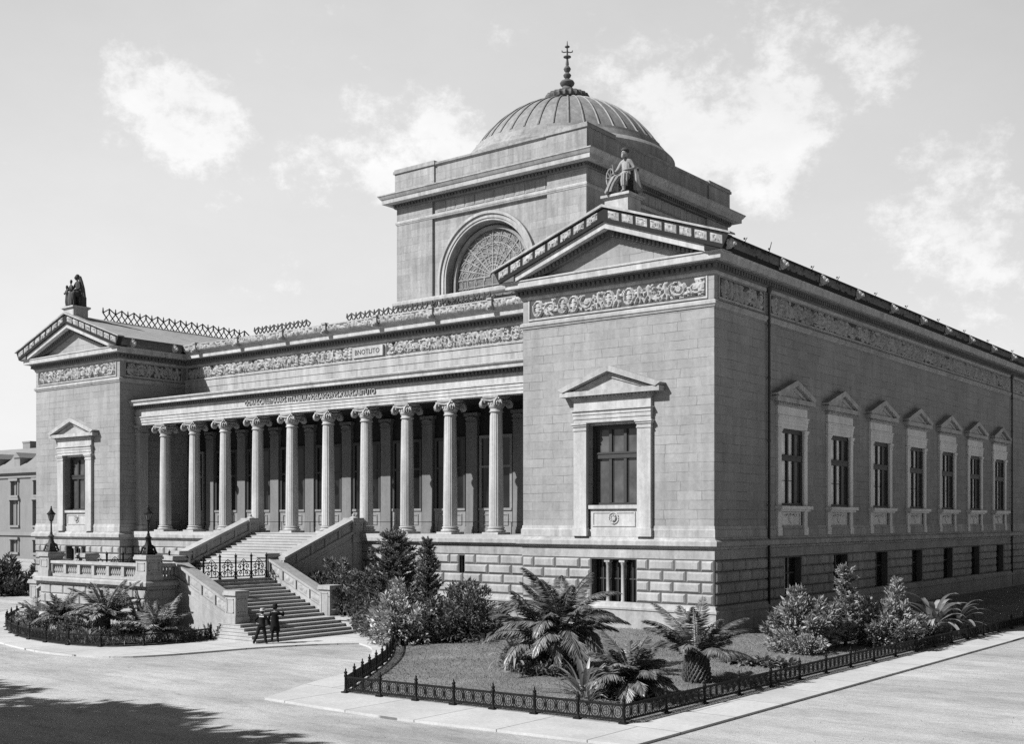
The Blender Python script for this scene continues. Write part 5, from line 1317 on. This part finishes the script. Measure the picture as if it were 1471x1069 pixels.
# ================================================================== FIGURES
def skin(name, joints, bones, mat, parent, sub=2, root=None, scale=1.0):
    """one continuous body grown round a skeleton: joints {name: (x, y, z, radius)}"""
    keys = list(joints); idx = {k: i for i, k in enumerate(keys)}
    me = bpy.data.meshes.new(name); me.from_pydata([Vector(joints[k][:3]) * scale for k in keys], [(idx[a], idx[b]) for a, b in bones], [])
    o = bpy.data.objects.new(name + '_source', me); COL.objects.link(o); o.modifiers.new('Skin', 'SKIN')
    for k in keys:
        d = me.skin_vertices[0].data[idx[k]]; rr = joints[k][3] * scale; d.radius = (rr, rr) if len(joints[k]) < 5 else (rr, joints[k][4] * scale); d.use_root = (k == (root or keys[0]))
    s = o.modifiers.new('Sub', 'SUBSURF'); s.levels = s.render_levels = sub
    m2 = bpy.data.meshes.new_from_object(o.evaluated_get(bpy.context.evaluated_depsgraph_get()))
    bpy.data.objects.remove(o); m2.materials.clear()
    for m in (mat if isinstance(mat, (list, tuple)) else [mat]): m2.materials.append(m)
    m2.polygons.foreach_set('use_smooth', [True] * len(m2.polygons)); m2.name = name
    return link(name, m2, parent, False)
def chain(J, B, start, pts):
    prev = start
    for i, (n, *p) in enumerate(pts): J[n] = tuple(p); B.append((prev, n)); prev = n
def fingers(J, B, wrist, pre, hx, hy, hz, dx, dy, dz, sx, sy, s=1.0):
    """palm and five short bent fingers from a wrist"""
    J[pre + 'palm'] = (hx + dx * .06, hy + dy * .06, hz + dz * .06, .032); B.append((wrist, pre + 'palm'))
    for i in range(4):
        o = (i - 1.5) * .02; L = (.07, .085, .08, .06)[i]
        a = (hx + dx * .1 + sx * o, hy + dy * .1 + sy * o, hz + dz * .1, .011)
        b = (a[0] + dx * L * .5 + .004, a[1] + dy * L * .5 - .01, a[2] + dz * L * .5 - .006, .0095); c = (b[0] + dx * L * .3, b[1] + dy * L * .3 - .02, b[2] + dz * L * .3 - .012, .008)
        J[pre + 'f%d' % i] = a; J[pre + 'g%d' % i] = b; J[pre + 'h%d' % i] = c; B.extend([(pre + 'palm', pre + 'f%d' % i), (pre + 'f%d' % i, pre + 'g%d' % i), (pre + 'g%d' % i, pre + 'h%d' % i)])
    J[pre + 't0'] = (hx + dx * .05 + sx * .045, hy + dy * .05 + sy * .045, hz + dz * .05, .012); J[pre + 't1'] = (hx + dx * .1 + sx * .055, hy + dy * .1 + sy * .055 - .01, hz + dz * .1, .009); B.extend([(pre + 'palm', pre + 't0'), (pre + 't0', pre + 't1')])
def head(mb, c, r, yaw=0, face=-1):
    """skull with brow, eyes, nose, mouth, chin and ears; faces -y"""
    s0 = len(mb.v)
    mb.ball((0, .01, .02), 1, 16, 11, (.78, .95, 1.0)); mb.ball((0, -.25, -.45), .62, 12, 8, (.85, .95, 1.0))
    mb.prism([(-.12, -.42), (.12, -.42), (.06, .12), (-.06, .12)], 'y', -1.12, -.75); mb.ball((0, -.95, -.36), .14, 8, 6)
    for sg in (-1, 1): mb.ball((sg * .3, -.82, .02), .13, 8, 6); mb.ball((sg * .78, .05, -.1), .2, 8, 6, (.45, .8, 1.2)); mb.tube([(sg * .12, -.9, .2), (sg * .3, -.92, .24), (sg * .5, -.78, .18)], .07, 5)
    mb.tube([(-.2, -.82, -.62), (0, -.9, -.6), (.2, -.82, -.62)], .055, 5)
    mb.xf(Matrix.Translation(c) @ Matrix.Rotation(yaw, 4, 'Z') @ Matrix.Scale(r, 4), s0)
def seated(J0=None):
    J = {'pelvis': (0, .12, .56, .17, .14), 'waist': (0, .12, .74, .145, .12), 'chest': (0, .07, .95, .165, .125), 'collar': (0, .04, 1.08, .12, .1), 'neck': (0, .02, 1.16, .05), 'skull': (0, .0, 1.24, .055)}
    B = [('pelvis', 'waist'), ('waist', 'chest'), ('chest', 'collar'), ('collar', 'neck'), ('neck', 'skull')]
    return J, B
def robe(mb, rings, folds, amp, seed=0, n=40):
    """a draped garment: rings of (x, y, z, rx, ry) with deepening folds"""
    vs = []; fs = []
    for j, (x, y, z, rx, ry) in enumerate(rings):
        t = j / (len(rings) - 1)
        for i in range(n):
            a = 2 * math.pi * i / n; f = 1 + amp * (.25 + t) * (math.sin(folds * a + seed + t * .8) + .5 * math.sin(folds * 1.7 * a + 2 * seed))
            vs.append((x * K + rx * K * f * math.cos(a), y * K + ry * K * f * math.sin(a), z * K))
    for j in range(len(rings) - 1):
        for i in range(n): k = (i + 1) % n; fs.append((j * n + i, j * n + k, (j + 1) * n + k, (j + 1) * n + i))
    fs.append(tuple(range(n))); fs.append(tuple((len(rings) - 1) * n + i for i in range(n)))
    mb.add(vs, fs, True)
# right-hand statue: a bearded craftsman in a cap, seated, holding a large wheel on his knee
s1 = tag(empty('statue', (-5.2, -.05, 22.76)), 'pale stone statue of a seated capped craftsman on the gable of the nearer pavilion', 'statue')
K = 1.72
J, B = seated()
chain(J, B, 'pelvis', [('hipL', -.13, .02, .56, .14), ('kneeL', -.22, -.4, .5, .115), ('shinL', -.3, -.5, .28, .105), ('ankL', -.36, -.6, .07, .075), ('toeL', -.4, -.74, .04, .05)])
chain(J, B, 'pelvis', [('hipR', .13, .02, .56, .14), ('kneeR', .2, -.4, .6, .12), ('shinR', .2, -.4, .32, .09), ('ankR', .18, -.36, .09, .07), ('toeR', .16, -.52, .04, .05)])
chain(J, B, 'collar', [('shL', -.2, .06, 1.07, .085), ('elL', -.34, -.02, .84, .062), ('wrL', -.33, -.28, .68, .042)]); fingers(J, B, 'wrL', 'l', -.33, -.28, .68, -.2, -.85, -.2, .7, .1)
chain(J, B, 'collar', [('shR', .2, .06, 1.07, .085), ('elR', .36, .08, .83, .062), ('wrR', .22, -.24, .74, .042)]); fingers(J, B, 'wrR', 'r', .22, -.24, .74, -.4, -.8, -.1, .7, -.3)
skin('body', J, B, M_STATUE, s1, scale=K)
h = MB(); head(h, (-.02 * K, -.03 * K, 1.32 * K), .115 * K, -.35); h.ball((-.03 * K, -.13 * K, 1.235 * K), .075 * K, 8, 6, (.8, .8, 1.1)); h.build('face', M_STATUE, s1, False)
h = MB(); h.lathe([(.1, 0), (.155, .02), (.16, .05), (.12, .1), (.05, .13), (.005, .135)], 14); h.xf(Matrix.Translation((-.01 * K, 0, 1.37 * K)) @ Matrix.Rotation(-.15, 4, 'X') @ Matrix.Scale(K, 4)); h.build('cap', M_STATUE2, s1, False)
d = MB()
robe(d, [(.0, .08, .78, .17, .15), (.0, -.02, .66, .24, .24), (-.05, -.2, .6, .27, .27), (-.14, -.38, .53, .19, .19), (-.24, -.46, .36, .15, .15), (-.3, -.52, .2, .15, .15), (-.34, -.55, .07, .17, .16)], 9, .1, 1.0)
robe(d, [(.18, -.2, .66, .1, .14), (.2, -.36, .6, .12, .13), (.21, -.4, .4, .12, .12), (.2, -.38, .24, .1, .1)], 7, .12, 2.0)
robe(d, [(.0, .06, 1.1, .13, .1), (.0, .07, 1.0, .19, .14), (.0, .09, .86, .18, .14), (.0, .1, .74, .17, .15)], 11, .05, .5)
robe(d, [(.33, .1, .8, .1, .1), (.38, .14, .62, .13, .13), (.4, .16, .4, .15, .16), (.44, .18, .16, .17, .2), (.42, .18, .1, .1, .1)], 8, .1, 3.0)
d.build('drapery', M_STATUE, s1, False)
w = MB(); wc = Vector((-.42 * K, -.36 * K, .56 * K)); ax = Vector((.35, -.9, .1)).normalized(); u_ = ax.cross(Vector((0, 0, 1))).normalized(); v_ = u_.cross(ax)
w.tube([wc + (u_ * math.cos(t) * .5 + v_ * math.sin(t)) * .29 * K for t in np.linspace(0, 2 * math.pi, 25)[:-1]], .028 * K, 6, True)
for t in np.linspace(0, math.pi, 5)[:-1]: q = (u_ * math.cos(t) * .5 + v_ * math.sin(t)) * .28 * K; w.tube([wc - q, wc + q], .016 * K, 5)
w.tube([(-.3 * K, -.3 * K, .68 * K), (-.36 * K, -.32 * K, .98 * K)], .02 * K, 5); w.build('wheel', M_STATUE, s1, False)
c = MB(); c.box(-.26 * K, .3 * K, -.05 * K, .42 * K, .0, .44 * K); c.box(-.24 * K, .28 * K, .34 * K, .44 * K, .44 * K, .85 * K); c.box(-.3 * K, .34 * K, -.1 * K, .46 * K, .44 * K, .49 * K)
c.tube([(.3 * K, -.05 * K, .72 * K), (.31 * K, .2 * K, .76 * K), (.3 * K, .4 * K, .86 * K)], .045 * K, 7); c.tube([(.3 * K, -.03 * K, .5 * K), (.3 * K, -.03 * K, .72 * K)], .04 * K, 6); c.box(-.5 * K, .5 * K, -.56 * K, .5 * K, -.0, .03 * K); c.build('seat', M_STATUE2, s1, False)
# left-hand statue: a draped woman with two children at her knee
s2 = tag(empty('statue', (-56.9, -.05, 22.76)), 'dark stone statue of a seated draped woman with two children on the farther pavilion gable', 'statue')
J, B = seated()
chain(J, B, 'pelvis', [('hipL', -.14, .02, .56, .15), ('kneeL', -.2, -.36, .56, .13), ('shinL', -.2, -.4, .3, .12), ('ankL', -.2, -.42, .07, .08), ('toeL', -.22, -.56, .04, .05)])
chain(J, B, 'pelvis', [('hipR', .14, .02, .56, .15), ('kneeR', .2, -.36, .58, .13), ('shinR', .2, -.34, .3, .12), ('ankR', .2, -.3, .07, .08), ('toeR', .2, -.46, .04, .05)])
chain(J, B, 'collar', [('shL', -.19, .05, 1.07, .085), ('elL', -.32, -.08, .84, .065), ('wrL', -.32, -.34, .84, .042)]); fingers(J, B, 'wrL', 'l', -.32, -.34, .84, -.1, -.9, .1, .7, .1)
chain(J, B, 'collar', [('shR', .19, .05, 1.07, .085), ('elR', .3, .02, .82, .065), ('wrR', .05, -.22, .74, .042)]); fingers(J, B, 'wrR', 'r', .05, -.22, .74, -.85, -.3, 0, .3, .7)
skin('body', J, B, M_STATUE2, s2, scale=K)
h = MB(); head(h, (-.02 * K, -.03 * K, 1.31 * K), .11 * K, -.5); h.build('face', M_STATUE2, s2, False)
h = MB(); h.ball((0, .03 * K, 1.35 * K), .135 * K, 12, 8, (1, 1.05, .9)); h.tube([(.08 * K, .1 * K, 1.3 * K), (.17 * K, .13 * K, 1.08 * K), (.24 * K, .18 * K, .8 * K), (.28 * K, .2 * K, .4 * K), (.3 * K, .2 * K, .05 * K)], [.07 * K, .09 * K, .11 * K, .12 * K, .1 * K], 8); h.build('veil', M_STATUE2, s2, False)
d = MB()
robe(d, [(.0, .1, .8, .17, .15), (.0, -.02, .68, .26, .24), (.0, -.22, .62, .3, .26), (.0, -.36, .54, .29, .17), (.0, -.38, .3, .27, .15), (.02, -.38, .06, .31, .19)], 10, .08, 1.5)
robe(d, [(.0, .05, 1.12, .12, .1), (.0, .07, 1.0, .2, .15), (.0, .1, .84, .19, .15), (.0, .11, .72, .18, .16)], 9, .05, 0)
robe(d, [(.08, .12, 1.38, .1, .08), (.14, .16, 1.15, .16, .1), (.2, .2, .85, .2, .13), (.24, .22, .45, .24, .15), (.25, .22, .04, .26, .18)], 8, .08, 2)
d.build('drapery', M_STATUE2, s2, False)
def child(ox, oy, hgt, yaw):
    k = hgt; J = {'pelvis': (ox, oy, .5 * k, .09 * k), 'chest': (ox, oy, .72 * k, .1 * k), 'neck': (ox, oy, .83 * k, .04 * k), 'skull': (ox, oy, .87 * k, .05 * k)}; B = [('pelvis', 'chest'), ('chest', 'neck'), ('neck', 'skull')]
    for sg, n in ((-1, 'a'), (1, 'b')):
        chain(J, B, 'pelvis', [('h' + n, ox + sg * .06 * k, oy, .48 * k, .07 * k), ('k' + n, ox + sg * .07 * k, oy - .03, .26 * k, .055 * k), ('f' + n, ox + sg * .07 * k, oy, .03 * k, .04 * k), ('t' + n, ox + sg * .08 * k, oy - .1 * k, .02 * k, .03 * k)])
        chain(J, B, 'chest', [('s' + n, ox + sg * .12 * k, oy, .78 * k, .045 * k), ('e' + n, ox + sg * .17 * k, oy - .06 * k, .62 * k, .036 * k), ('w' + n, ox + sg * .08 * k, oy - .16 * k, .66 * k, .026 * k)])
    skin('child_figure', J, B, M_STATUE2, s2, scale=K)
    h = MB(); head(h, (ox * K, oy * K, .93 * k * K), .075 * K, yaw); h.ball((ox * K, (oy + .01) * K, .97 * k * K), .08 * K, 8, 6); h.build('child_head', M_STATUE2, s2, False)
child(-.42, -.42, .92, .6); child(-.26, -.24, 1.18, .4)
c = MB(); c.box(-.3 * K, .32 * K, -.05 * K, .42 * K, 0, .46 * K); c.box(-.52 * K, .5 * K, -.56 * K, .5 * K, 0, .03 * K); c.build('seat', M_STATUE2, s2, False)

s1.scale = (.82, .85, 1.0); s2.scale = (.74, .8, 1.06)
# the two visitors on the pavement, seen from behind
M_COAT = plain('black_cloth', .012, .9, .1, var=.4); M_TROUSER = plain('dark_trouser_cloth', .016, .9, .1, var=.4); M_SKIN = plain('skin_grey', .26, .6, .3); M_HAT = plain('black_felt', .01, .8, .2); M_STRAW = plain('straw_hat', .38, .8, .2); M_COLLAR = plain('white_collar', .7, .8, .2); M_HAIR = plain('dark_hair', .015, .7, .3); M_SHOE = plain('shoe_leather', .02, .4, .5); M_SUIT = plain('charcoal_jacket', .02, .9, .1, var=.4)
VX, VY = math.cos(R(37.9)), math.sin(R(37.9))
def visitor(name_label, loc, yaw, sc_, J, B, hand_bits, extras):
    e = tag(empty('person', (loc[0], loc[1], ZG), yaw), name_label, 'person')
    o = skin('body', J, B, [M_COAT, M_SKIN, M_TROUSER, M_SHOE], e, scale=sc_)
    for p in o.data.polygons:
        c = p.center / sc_
        p.material_index = 1 if c.z > 1.47 or any((c - Vector(q)).length < .1 for q in hand_bits) else (3 if c.z < .09 else (2 if c.z < .8 else 0))
    extras(e, sc_); return e
def standing(lean=0):
    J = {'pelvis': (0, 0, .96, .15, .12), 'waist': (lean * .3, .0, 1.1, .14, .115), 'chest': (lean * .6, .01, 1.3, .17, .125), 'collar': (lean * .8, 0, 1.43, .11, .09), 'neck': (lean * .9, 0, 1.5, .052), 'jaw': (lean, -.02, 1.57, .07), 'skull': (lean, 0, 1.66, .095, .1), 'top': (lean, .01, 1.73, .06)}
    B = [('pelvis', 'waist'), ('waist', 'chest'), ('chest', 'collar'), ('collar', 'neck'), ('neck', 'jaw'), ('jaw', 'skull'), ('skull', 'top')]; return J, B
def facebits(e, s, lean, face=1):
    h = MB(); s0 = 0
    h.tube([(lean, .095, 1.66), (lean, .125, 1.62)], [.014, .02], 5)
    for sg in (-1, 1): h.ball((lean + sg * .035, .09, 1.67), .014, 6, 5); h.ball((lean + sg * .095, .0, 1.64), .028, 6, 5, (.5, .8, 1.2))
    h.tube([(lean - .025, .092, 1.575), (lean + .025, .092, 1.575)], .009, 4)
    h.xf(Matrix.Scale(s, 4)); h.build('face', M_SKIN, e, False)
# local frame: +y is where they look (towards the stairs), x to their right
J, B = standing(.0)
chain(J, B, 'pelvis', [('hR', .095, 0, .9, .105), ('kR', .12, .03, .5, .075), ('aR', .13, -.02, .09, .055), ('tR', .15, .13, .04, .042)])
chain(J, B, 'pelvis', [('hL', -.095, 0, .9, .105), ('kL', -.12, .02, .5, .075), ('aL', -.15, -.03, .09, .055), ('tL', -.18, .12, .04, .042)])
chain(J, B, 'collar', [('sR', .2, 0, 1.42, .075), ('eR', .4, .06, 1.28, .058), ('wR', .36, .12, 1.53, .04)]); fingers(J, B, 'wR', 'r', .36, .12, 1.53, -.35, .3, .85, .7, .2)
chain(J, B, 'collar', [('sL', -.2, 0, 1.42, .075), ('eL', -.3, -.02, 1.15, .058), ('wL', -.27, .1, .95, .04)]); fingers(J, B, 'wL', 'l', -.27, .1, .95, -.1, .3, -.95, .7, .2)
def ex1(e, s):
    facebits(e, s, 0)
    c = MB(); c.lathe([(.165, 1.28), (.17, 1.1), (.175, 1.0), (.2, .8), (.225, .62), (.235, .57), (.2, .57), (.16, .8)], 18); o = 0
    for i in range(len(c.v)): x, y, z = c.v[i]; c.v[i] = (x * 1.08 + .01 * math.sin(9 * math.atan2(y, x)), y * .86, z)
    c.tube([(-.2, -.02, 1.42), (-.1, .02, 1.46), (.1, .02, 1.46), (.2, -.02, 1.42)], .06, 8); c.xf(Matrix.Scale(s, 4)); c.build('frock_coat', M_COAT, e, False)
    h = MB(); h.lathe([(.175, 1.70), (.19, 1.705), (.185, 1.72), (.115, 1.73), (.12, 1.78), (.11, 1.84), (.07, 1.875), (.005, 1.885)], 18); h.xf(Matrix.Scale(s, 4)); h.build('hat', M_HAT, e, False)
    h = MB(); h.ball((0, -.03, 1.66), .1, 12, 8, (.95, .9, 1)); h.xf(Matrix.Scale(s, 4)); h.build('hair', M_HAIR, e, False)
visitor('person in a long black coat and dark hat raising the right hand to the head', (-18.62, -12.35), R(40), 1.08, J, B, [(.36, .14, 1.6), (.33, .18, 1.65)], ex1)
J, B = standing(.05)
chain(J, B, 'pelvis', [('hR', .1, 0, .9, .115), ('kR', .16, .06, .5, .095), ('aR', .22, .02, .09, .07), ('tR', .26, .15, .04, .045)])
chain(J, B, 'pelvis', [('hL', -.1, 0, .9, .115), ('kL', -.22, -.04, .5, .095), ('aL', -.36, -.12, .09, .07), ('tL', -.4, .02, .04, .045)])
chain(J, B, 'collar', [('sR', .22, 0, 1.41, .075), ('eR', .34, -.04, 1.16, .062), ('wR', .36, .02, .96, .045)]); fingers(J, B, 'wR', 'r', .36, .02, .96, .1, .25, -.95, .7, .2)
chain(J, B, 'collar', [('sL', -.16, 0, 1.41, .075), ('eL', -.36, -.06, 1.18, .062), ('wL', -.22, -.16, 1.05, .045)]); fingers(J, B, 'wL', 'l', -.22, -.16, 1.05, .9, -.1, 0, .1, .7)
def ex2(e, s):
    facebits(e, s, .05)
    c = MB(); c.lathe([(.17, 1.3), (.16, 1.12), (.175, .98), (.19, .9), (.175, .89), (.15, 1.0)], 16)
    for i in range(len(c.v)): x, y, z = c.v[i]; c.v[i] = (x * 1.06 + .02, y * .85, z)
    c.tube([(-.16, -.02, 1.41), (0, .02, 1.45), (.12, .02, 1.45), (.22, -.02, 1.41)], .06, 8); c.xf(Matrix.Scale(s, 4)); c.build('jacket', M_SUIT, e, False)
    h = MB(); h.lathe([(.15, 1.69), (.16, 1.7), (.11, 1.715), (.115, 1.8), (.1, 1.83), (.005, 1.84)], 18, (.05, 0, 0)); h.xf(Matrix.Scale(s, 4)); h.build('hat', M_STRAW, e, False)
    h = MB(); h.box(-.09, .15, -.13, -.115, 1.38, 1.44); h.lathe([(.075, 1.46), (.075, 1.51), (.06, 1.51)], 12, (.045, 0, 0)); h.xf(Matrix.Scale(s, 4)); h.build('collar', M_COLLAR, e, False)
    h = MB(); h.ball((.05, -.03, 1.64), .105, 12, 8, (.95, .9, 1.05)); h.xf(Matrix.Scale(s, 4)); h.build('hair', M_HAIR, e, False)
visitor('person in a dark suit with a pale hat and white collar standing with feet apart', (-18.72, -13.15), R(34), 1.0, J, B, [(.37, .04, .9), (-.14, -.17, 1.05)], ex2)

# ================================================================== SKY, SUN, CAMERA
SUN = Vector((SUN_A, 1.0, -SUN_C)).normalized()         # direction the light travels
elev = math.asin(-SUN.z); az = math.atan2(-SUN.x, -SUN.y)   # compass bearing of the sun from +Y towards +X
w = bpy.data.worlds.new('World'); sc.world = w; w.use_nodes = True
nt = w.node_tree; N = nt.nodes; L = nt.links; bg = N['Background']
sky = N.new('ShaderNodeTexSky'); sky.sky_type = 'NISHITA'; sky.sun_disc = False; sky.sun_elevation = elev; sky.sun_rotation = az; sky.air_density = 1.2; sky.dust_density = 1.5
bw = N.new('ShaderNodeRGBToBW'); L.new(sky.outputs[0], bw.inputs[0])
tc = N.new('ShaderNodeTexCoord').outputs['Generated']
nv = N.new('ShaderNodeVectorMath'); nv.operation = 'NORMALIZE'; L.new(tc, nv.inputs[0]); D_ = nv.outputs[0]
def dotv(vec):
    n = N.new('ShaderNodeVectorMath'); n.operation = 'DOT_PRODUCT'; L.new(D_, n.inputs[0]); n.inputs[1].default_value = vec; return n.outputs['Value']
def skydir(px, py): # azimuth/elevation of a cloud in the north-western sky
    a, b = (px - 735.5) / 1666, -(py - 748) / 1666
    return Vector((-.6147 + a * .7887, .7887 + a * .6147, b)).normalized()
warp = noise(nt, mapping(nt, D_, (1, 1, 1.35)), 13, 10, .68); wisp = noise(nt, mapping(nt, D_, (1, 1, 2.2), (3, 1, 0)), 4.5, 7, .6)
CL = [(215, 135, 62, 1), (255, 175, 75, .9), (175, 180, 45, .6), (320, 180, 40, .6), (340, 285, 38, .6), (470, 250, 60, .8), (560, 225, 80, 1), (620, 185, 62, 1), (520, 140, 45, .5), (700, 80, 40, .3), (930, 130, 75, .9), (1010, 120, 70, .8), (1090, 65, 80, .6), (1150, 40, 60, .5), (1100, 190, 95, 1), (1000, 190, 90, 1), (1180, 215, 45, .6), (1255, 95, 55, .9), (1320, 300, 80, .9), (1400, 340, 90, .8), (1240, 370, 70, .6), (1160, 300, 70, .5), (830, 100, 45, .4), (440, 390, 50, .4), (560, 330, 50, .5), (1420, 180, 40, .3)]
acc = None
for px, py, rr, st_ in CL:
    v = dotv(skydir(px, py)); t = maprange(nt, v, math.cos(rr * 1.55 / 1666), 1.0, 0, st_)
    acc = t if acc is None else math_node(nt, 'MAXIMUM', acc, t)
cl = math_node(nt, 'ADD', math_node(nt, 'MULTIPLY', acc, .95), math_node(nt, 'MULTIPLY', math_node(nt, 'SUBTRACT', warp, .5), 3.6))
n_ = N.new('ShaderNodeMapRange'); n_.interpolation_type = 'SMOOTHSTEP'; L.new(cl, n_.inputs['Value']); n_.inputs['From Min'].default_value = .42; n_.inputs['From Max'].default_value = 1.05; cloud = n_.outputs[0]
# sky brightened only toward the view, deep elsewhere to limit light on shaded walls
north = dotv(Vector((-.6147, .7887, -.05)).normalized())
n_ = N.new('ShaderNodeMapRange'); n_.interpolation_type = 'SMOOTHSTEP'; L.new(north, n_.inputs['Value']); n_.inputs['From Min'].default_value = .50; n_.inputs['From Max'].default_value = .92; bright = n_.outputs[0]
base = math_node(nt, 'MULTIPLY', bw.outputs[0], SKY_BASE)
hz = math_node(nt, 'MULTIPLY', bright, SKY_BRIGHT)
hz = math_node(nt, 'MULTIPLY', hz, maprange(nt, wisp, .3, .7, .955, 1.045))
sepd = N.new('ShaderNodeSeparateXYZ'); L.new(D_, sepd.inputs[0])
hz = math_node(nt, 'MULTIPLY', hz, maprange(nt, sepd.outputs[2], .0, .45, 1.08, .9))
hz = math_node(nt, 'MULTIPLY', hz, maprange(nt, dotv((.7887, .6147, 0)), -.4, .4, 1.06, .9))
tot = math_node(nt, 'ADD', math_node(nt, 'ADD', base, hz), math_node(nt, 'MULTIPLY', math_node(nt, 'MULTIPLY', math_node(nt, 'MULTIPLY', cloud, maprange(nt, noise(nt, mapping(nt, D_, (1, 1, 1.6), (5, 2, 8)), 16, 6, .6), .3, .7, .72, 1.15)), bright), SKY_CLOUD))
L.new(grey(nt, tot), bg.inputs['Color']); bg.inputs['Strength'].default_value = .1
if HAZE:
    hm = bpy.data.materials.new('haze_air'); hm.use_nodes = True; hn = hm.node_tree; hn.nodes.remove(hn.nodes['Principled BSDF'])
    pv = hn.nodes.new('ShaderNodeVolumePrincipled'); pv.inputs['Color'].default_value = g(.9); pv.inputs['Density'].default_value = HAZE; hn.links.new(pv.outputs[0], hn.nodes['Material Output'].inputs['Volume'])
    hb_ = MB(); hb_.box(-1000, 800, -800, 1000, -1.7, 52); tag(hb_.build('haze', hm, None), 'thin pale haze in the air, fading the far town house', 'haze', kind='stuff')
sd = bpy.data.lights.new('sun', 'SUN'); sd.energy = 5.0; sd.angle = R(.5); sd.color = (1, 1, 1)
so = bpy.data.objects.new('sun', sd); COL.objects.link(so); so.rotation_euler = SUN.to_track_quat('-Z', 'Y').to_euler(); so.location = (-30, -60, 60)
cd = bpy.data.cameras.new('camera'); cam = bpy.data.objects.new('camera', cd); COL.objects.link(cam)
cam.location = (27.6315, -51.8775, 5.7); cam.rotation_euler = (R(90), 0, R(37.9323)); cd.sensor_width = 36; cd.lens = 36 * 1666 / 1471; cd.shift_y = (748 - 534.5) / 1471; cd.clip_end = 3000; cd.clip_start = .5
sc.camera = cam
sc.view_settings.view_transform = 'Standard'; sc.view_settings.look = 'None'; sc.view_settings.gamma = 1; sc.view_settings.exposure = EXPOSURE
sc.cycles.max_bounces = 4; sc.cycles.diffuse_bounces = 1; sc.cycles.glossy_bounces = 2; sc.cycles.transmission_bounces = 2; sc.cycles.use_denoising = False; sc.cycles.sample_clamp_indirect = 2
